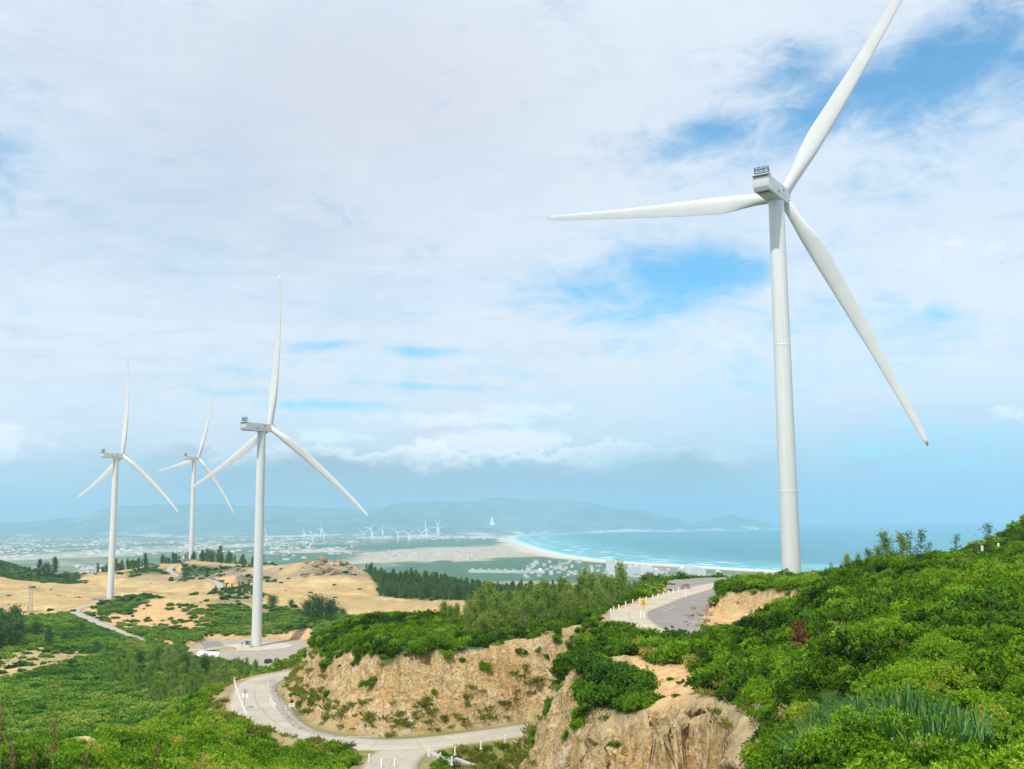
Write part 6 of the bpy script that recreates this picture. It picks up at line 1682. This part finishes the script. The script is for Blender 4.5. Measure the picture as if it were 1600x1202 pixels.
slab_block(990, 902, 20, 14, 'white resort block in the middle of the row by the sea', 2, .05, 18, .0)
slab_block(1010, 902, 18, 15, 'long white resort block right of the middle one', 2, .0, 18, .1)
slab_block(1025, 902, 12, 10, 'lower white block at the right end of the main resort row', 1, .0, 16)
slab_block(1066, 902, 12, 11, 'white block at the left of the curved resort group', 1, .2, 16)
slab_block(1080, 902, 16, 15, 'tallest white block of the curved resort group', 2, .0, 18, .2)
slab_block(1096, 902, 14, 13, 'white block at the right of the curved resort group', 2, -.2, 18, .3)
slab_block(1122, 899, 9, 5, 'low white building alone right of the resort groups', 1, 0, 14)
r = empty('domed_hall', atz(844, 897, SEA + 4), 0)
b = MB(); b.box((0, 0, 6), (34, 26, 18)); b.build('wall', m_fac2, r)
b = MB(); b.tube([(0, 0, z) for z in (15, 17, 19.5, 21.5, 22.5)], [9, 8.6, 6.5, 3.4, .4], 20); b.build('dome', m_balc, r, True); tag(r, 'pale domed building among the white villas before the sea', 'hall')
def make_villa(i):
    r = empty('villa'); gg = random.Random(i); w, d, h = gg.uniform(9, 15), gg.uniform(8, 11), gg.choice([7, 10, 10, 13])
    b = MB(); b.box((0, 0, h / 2 - 3), (w, d, h + 6)); b.build('wall', m_fac2, r)
    b = MB()
    if i % 3: b.box((0, 0, h + .4), (w + .8, d + .8, .8)); b.build('roof', m_roofg, r)
    else:
        b.add([(-w / 2 - .6, -d / 2 - .6, h), (w / 2 + .6, -d / 2 - .6, h), (w / 2 + .6, d / 2 + .6, h), (-w / 2 - .6, d / 2 + .6, h), (-w / 4, 0, h + 3), (w / 4, 0, h + 3)], [(0, 1, 5, 4), (1, 2, 5), (2, 3, 4, 5), (3, 0, 4), (3, 2, 1, 0)]); b.build('roof', m_roofr, r)
    return r
VI = [make_villa(i) for i in range(6)]; used = set()
def villa(u, v, s, label, group, k):
    r = VI[k] if k not in used else copy_tree(VI[k]); used.add(k)
    r.location = tuple(atz(u, v, SEA + 5)); r.rotation_euler = (0, 0, g.uniform(-.4, .4)); r.scale = (s, s, s); tag(r, label, 'villa', group)
for i in range(42):
    villa(734 + i * 2.15 + g.uniform(-.4, .4), 893.5 + i * .05 + (i % 2) * 1.8, 1.05, 'white villa in the long row seen over the casuarina wood', 'row of white villas', [1, 2, 4, 5, 1, 4][i % 6])
for i in range(80):
    villa(g.uniform(820, 1050), g.uniform(887, 906), g.uniform(.9, 1.5), 'pale house in the scattered village behind the resort', 'houses behind the resort', i % 6)
for i in range(20):
    villa(g.uniform(815, 945), g.uniform(878, 890), g.uniform(.9, 1.6), 'lone building in the green plain inland of the beach', 'buildings on the green plain', i % 6)
for i in range(60):
    villa(g.uniform(575, 775), g.uniform(862, 876), g.uniform(.8, 1.5), 'small house of the grid settlement on the pale sandy plain', 'houses of the sandy plain', i % 6)
# the far town and farms read as one speckle
gg = np.random.default_rng(77); mb = MB(); mb2 = MB()
def speck(u, v, w, d, h, t_):
    p = atz(u, v, SEA + 5)
    if inpoly(np.array([p[0]]), np.array([p[1]]), land_poly)[0]: (mb if t_ else mb2).box((p[0], p[1], p[2] + h / 2), (w, d, h), gg.uniform(-.5, .5))
for k in range(1500):
    u = gg.uniform(-40, 560); v = 841 + abs(gg.normal(0, 12)); c = math.sin(u * .045) + math.sin(v * .7 + u * .02)
    if v > 892 or c < -.5: continue
    speck(u, v, gg.uniform(10, 45), gg.uniform(10, 30), gg.uniform(5, 12), gg.random() < .75)
for k in range(260): speck(gg.uniform(118, 215), gg.uniform(884, 897), gg.uniform(8, 18), gg.uniform(8, 14), gg.uniform(5, 10), gg.random() < .5)
for k in range(320): speck(gg.uniform(560, 790), 838.5 + abs(gg.normal(0, 2.2)), gg.uniform(20, 70), gg.uniform(15, 40), gg.uniform(6, 16), gg.random() < .8)
for k in range(150): speck(gg.uniform(900, 1070), 831.3 - abs(gg.normal(0, .5)), gg.uniform(30, 110), gg.uniform(20, 60), gg.uniform(8, 30), True)
tag(mb.build('distant_town', simple_mat('limewash', (.74, .72, .68), .9)), 'white speckle of far towns and farms over the coastal plain', 'town', None, 'stuff')
tag(mb2.build('distant_roofs', simple_mat('far_tile', (.42, .25, .18), .9)), 'reddish roofs scattered through the far towns of the plain', 'roofs', None, 'stuff')
# the great white seated statue on the hillside
HXx, HYy, HZz = FARH
q = ray(769, 819.5); ii = int(np.clip(round((q[0] + .72) / (.186 + .72) * 619), 0, 619)); dcol = HYy[ii]; zz_ = HZz[ii] + SEA
kk = np.nonzero(zz_ >= q[2] * dcol)[0]; dd_ = dcol[kk[0]] if len(kk) else 14500
sp0 = q * dd_ + np.array([0, 0, EYE]); sc_ = 12.5 / FPX * dd_ / 10.0
r = empty('seated_statue', sp0 - np.array([0, 0, .3 * sc_]), 0); r.scale = (sc_,) * 3
m_stat = simple_mat('white_stone', (.82, .82, .80), .8, 0, .05, .3)
b = MB(); b.tube([(0, 0, z) for z in (-1.2, .0, .3, .9, 1.0)], [3.7, 3.5, 3.2, 3.0, 2.6], 24); b.build('plinth', m_stat, r)
b = MB(); V = []; pr = [(1.0, 2.9, 2.0), (1.6, 3.1, 2.1), (2.3, 2.6, 1.7), (3.0, 1.9, 1.3), (4.2, 1.75, 1.15), (5.6, 1.95, 1.1), (6.4, 1.7, .95), (6.9, .8, .7), (7.2, .6, .6), (7.6, .85, .85), (8.4, .95, 1.0), (9.1, .75, .8), (9.5, .45, .45), (9.9, .3, .3), (10.1, .05, .05)]
for z, a, c in pr: V += [(a * math.cos(t_), c * math.sin(t_) - (.5 if z < 2.5 else 0), z) for t_ in np.linspace(0, 2 * math.pi, 25)[:-1]]
b.add(V, [(i * 24 + k, i * 24 + (k + 1) % 24, i * 24 + 24 + (k + 1) % 24, i * 24 + 24 + k) for i in range(len(pr) - 1) for k in range(24)]); b.build('figure', m_stat, r, True)
tag(r, 'great white seated statue high on the far hillside', 'statue')

# ------------------------------------------------------------------ the air
m_hz = bpy.data.materials.new('sea_haze'); m_hz.use_nodes = True
for n in list(m_hz.node_tree.nodes): m_hz.node_tree.nodes.remove(n)
t = NT(m_hz.node_tree)
_o = t.node('ShaderNodeOutputMaterial'); _v = t.node('ShaderNodeVolumePrincipled'); t.l.new(_v.outputs[0], _o.inputs['Volume'])
_v.inputs['Color'].default_value = (0.43, 0.73, 0.95, 1); _v.inputs['Density'].default_value = 7.3e-5; _v.inputs['Anisotropy'].default_value = 0.15
_b = MB(); _b.box((0, 14500, (760 - 12) / 2), (64000, 36000, 760 + 12))
tag(_b.build('haze', m_hz), kind='stuff')
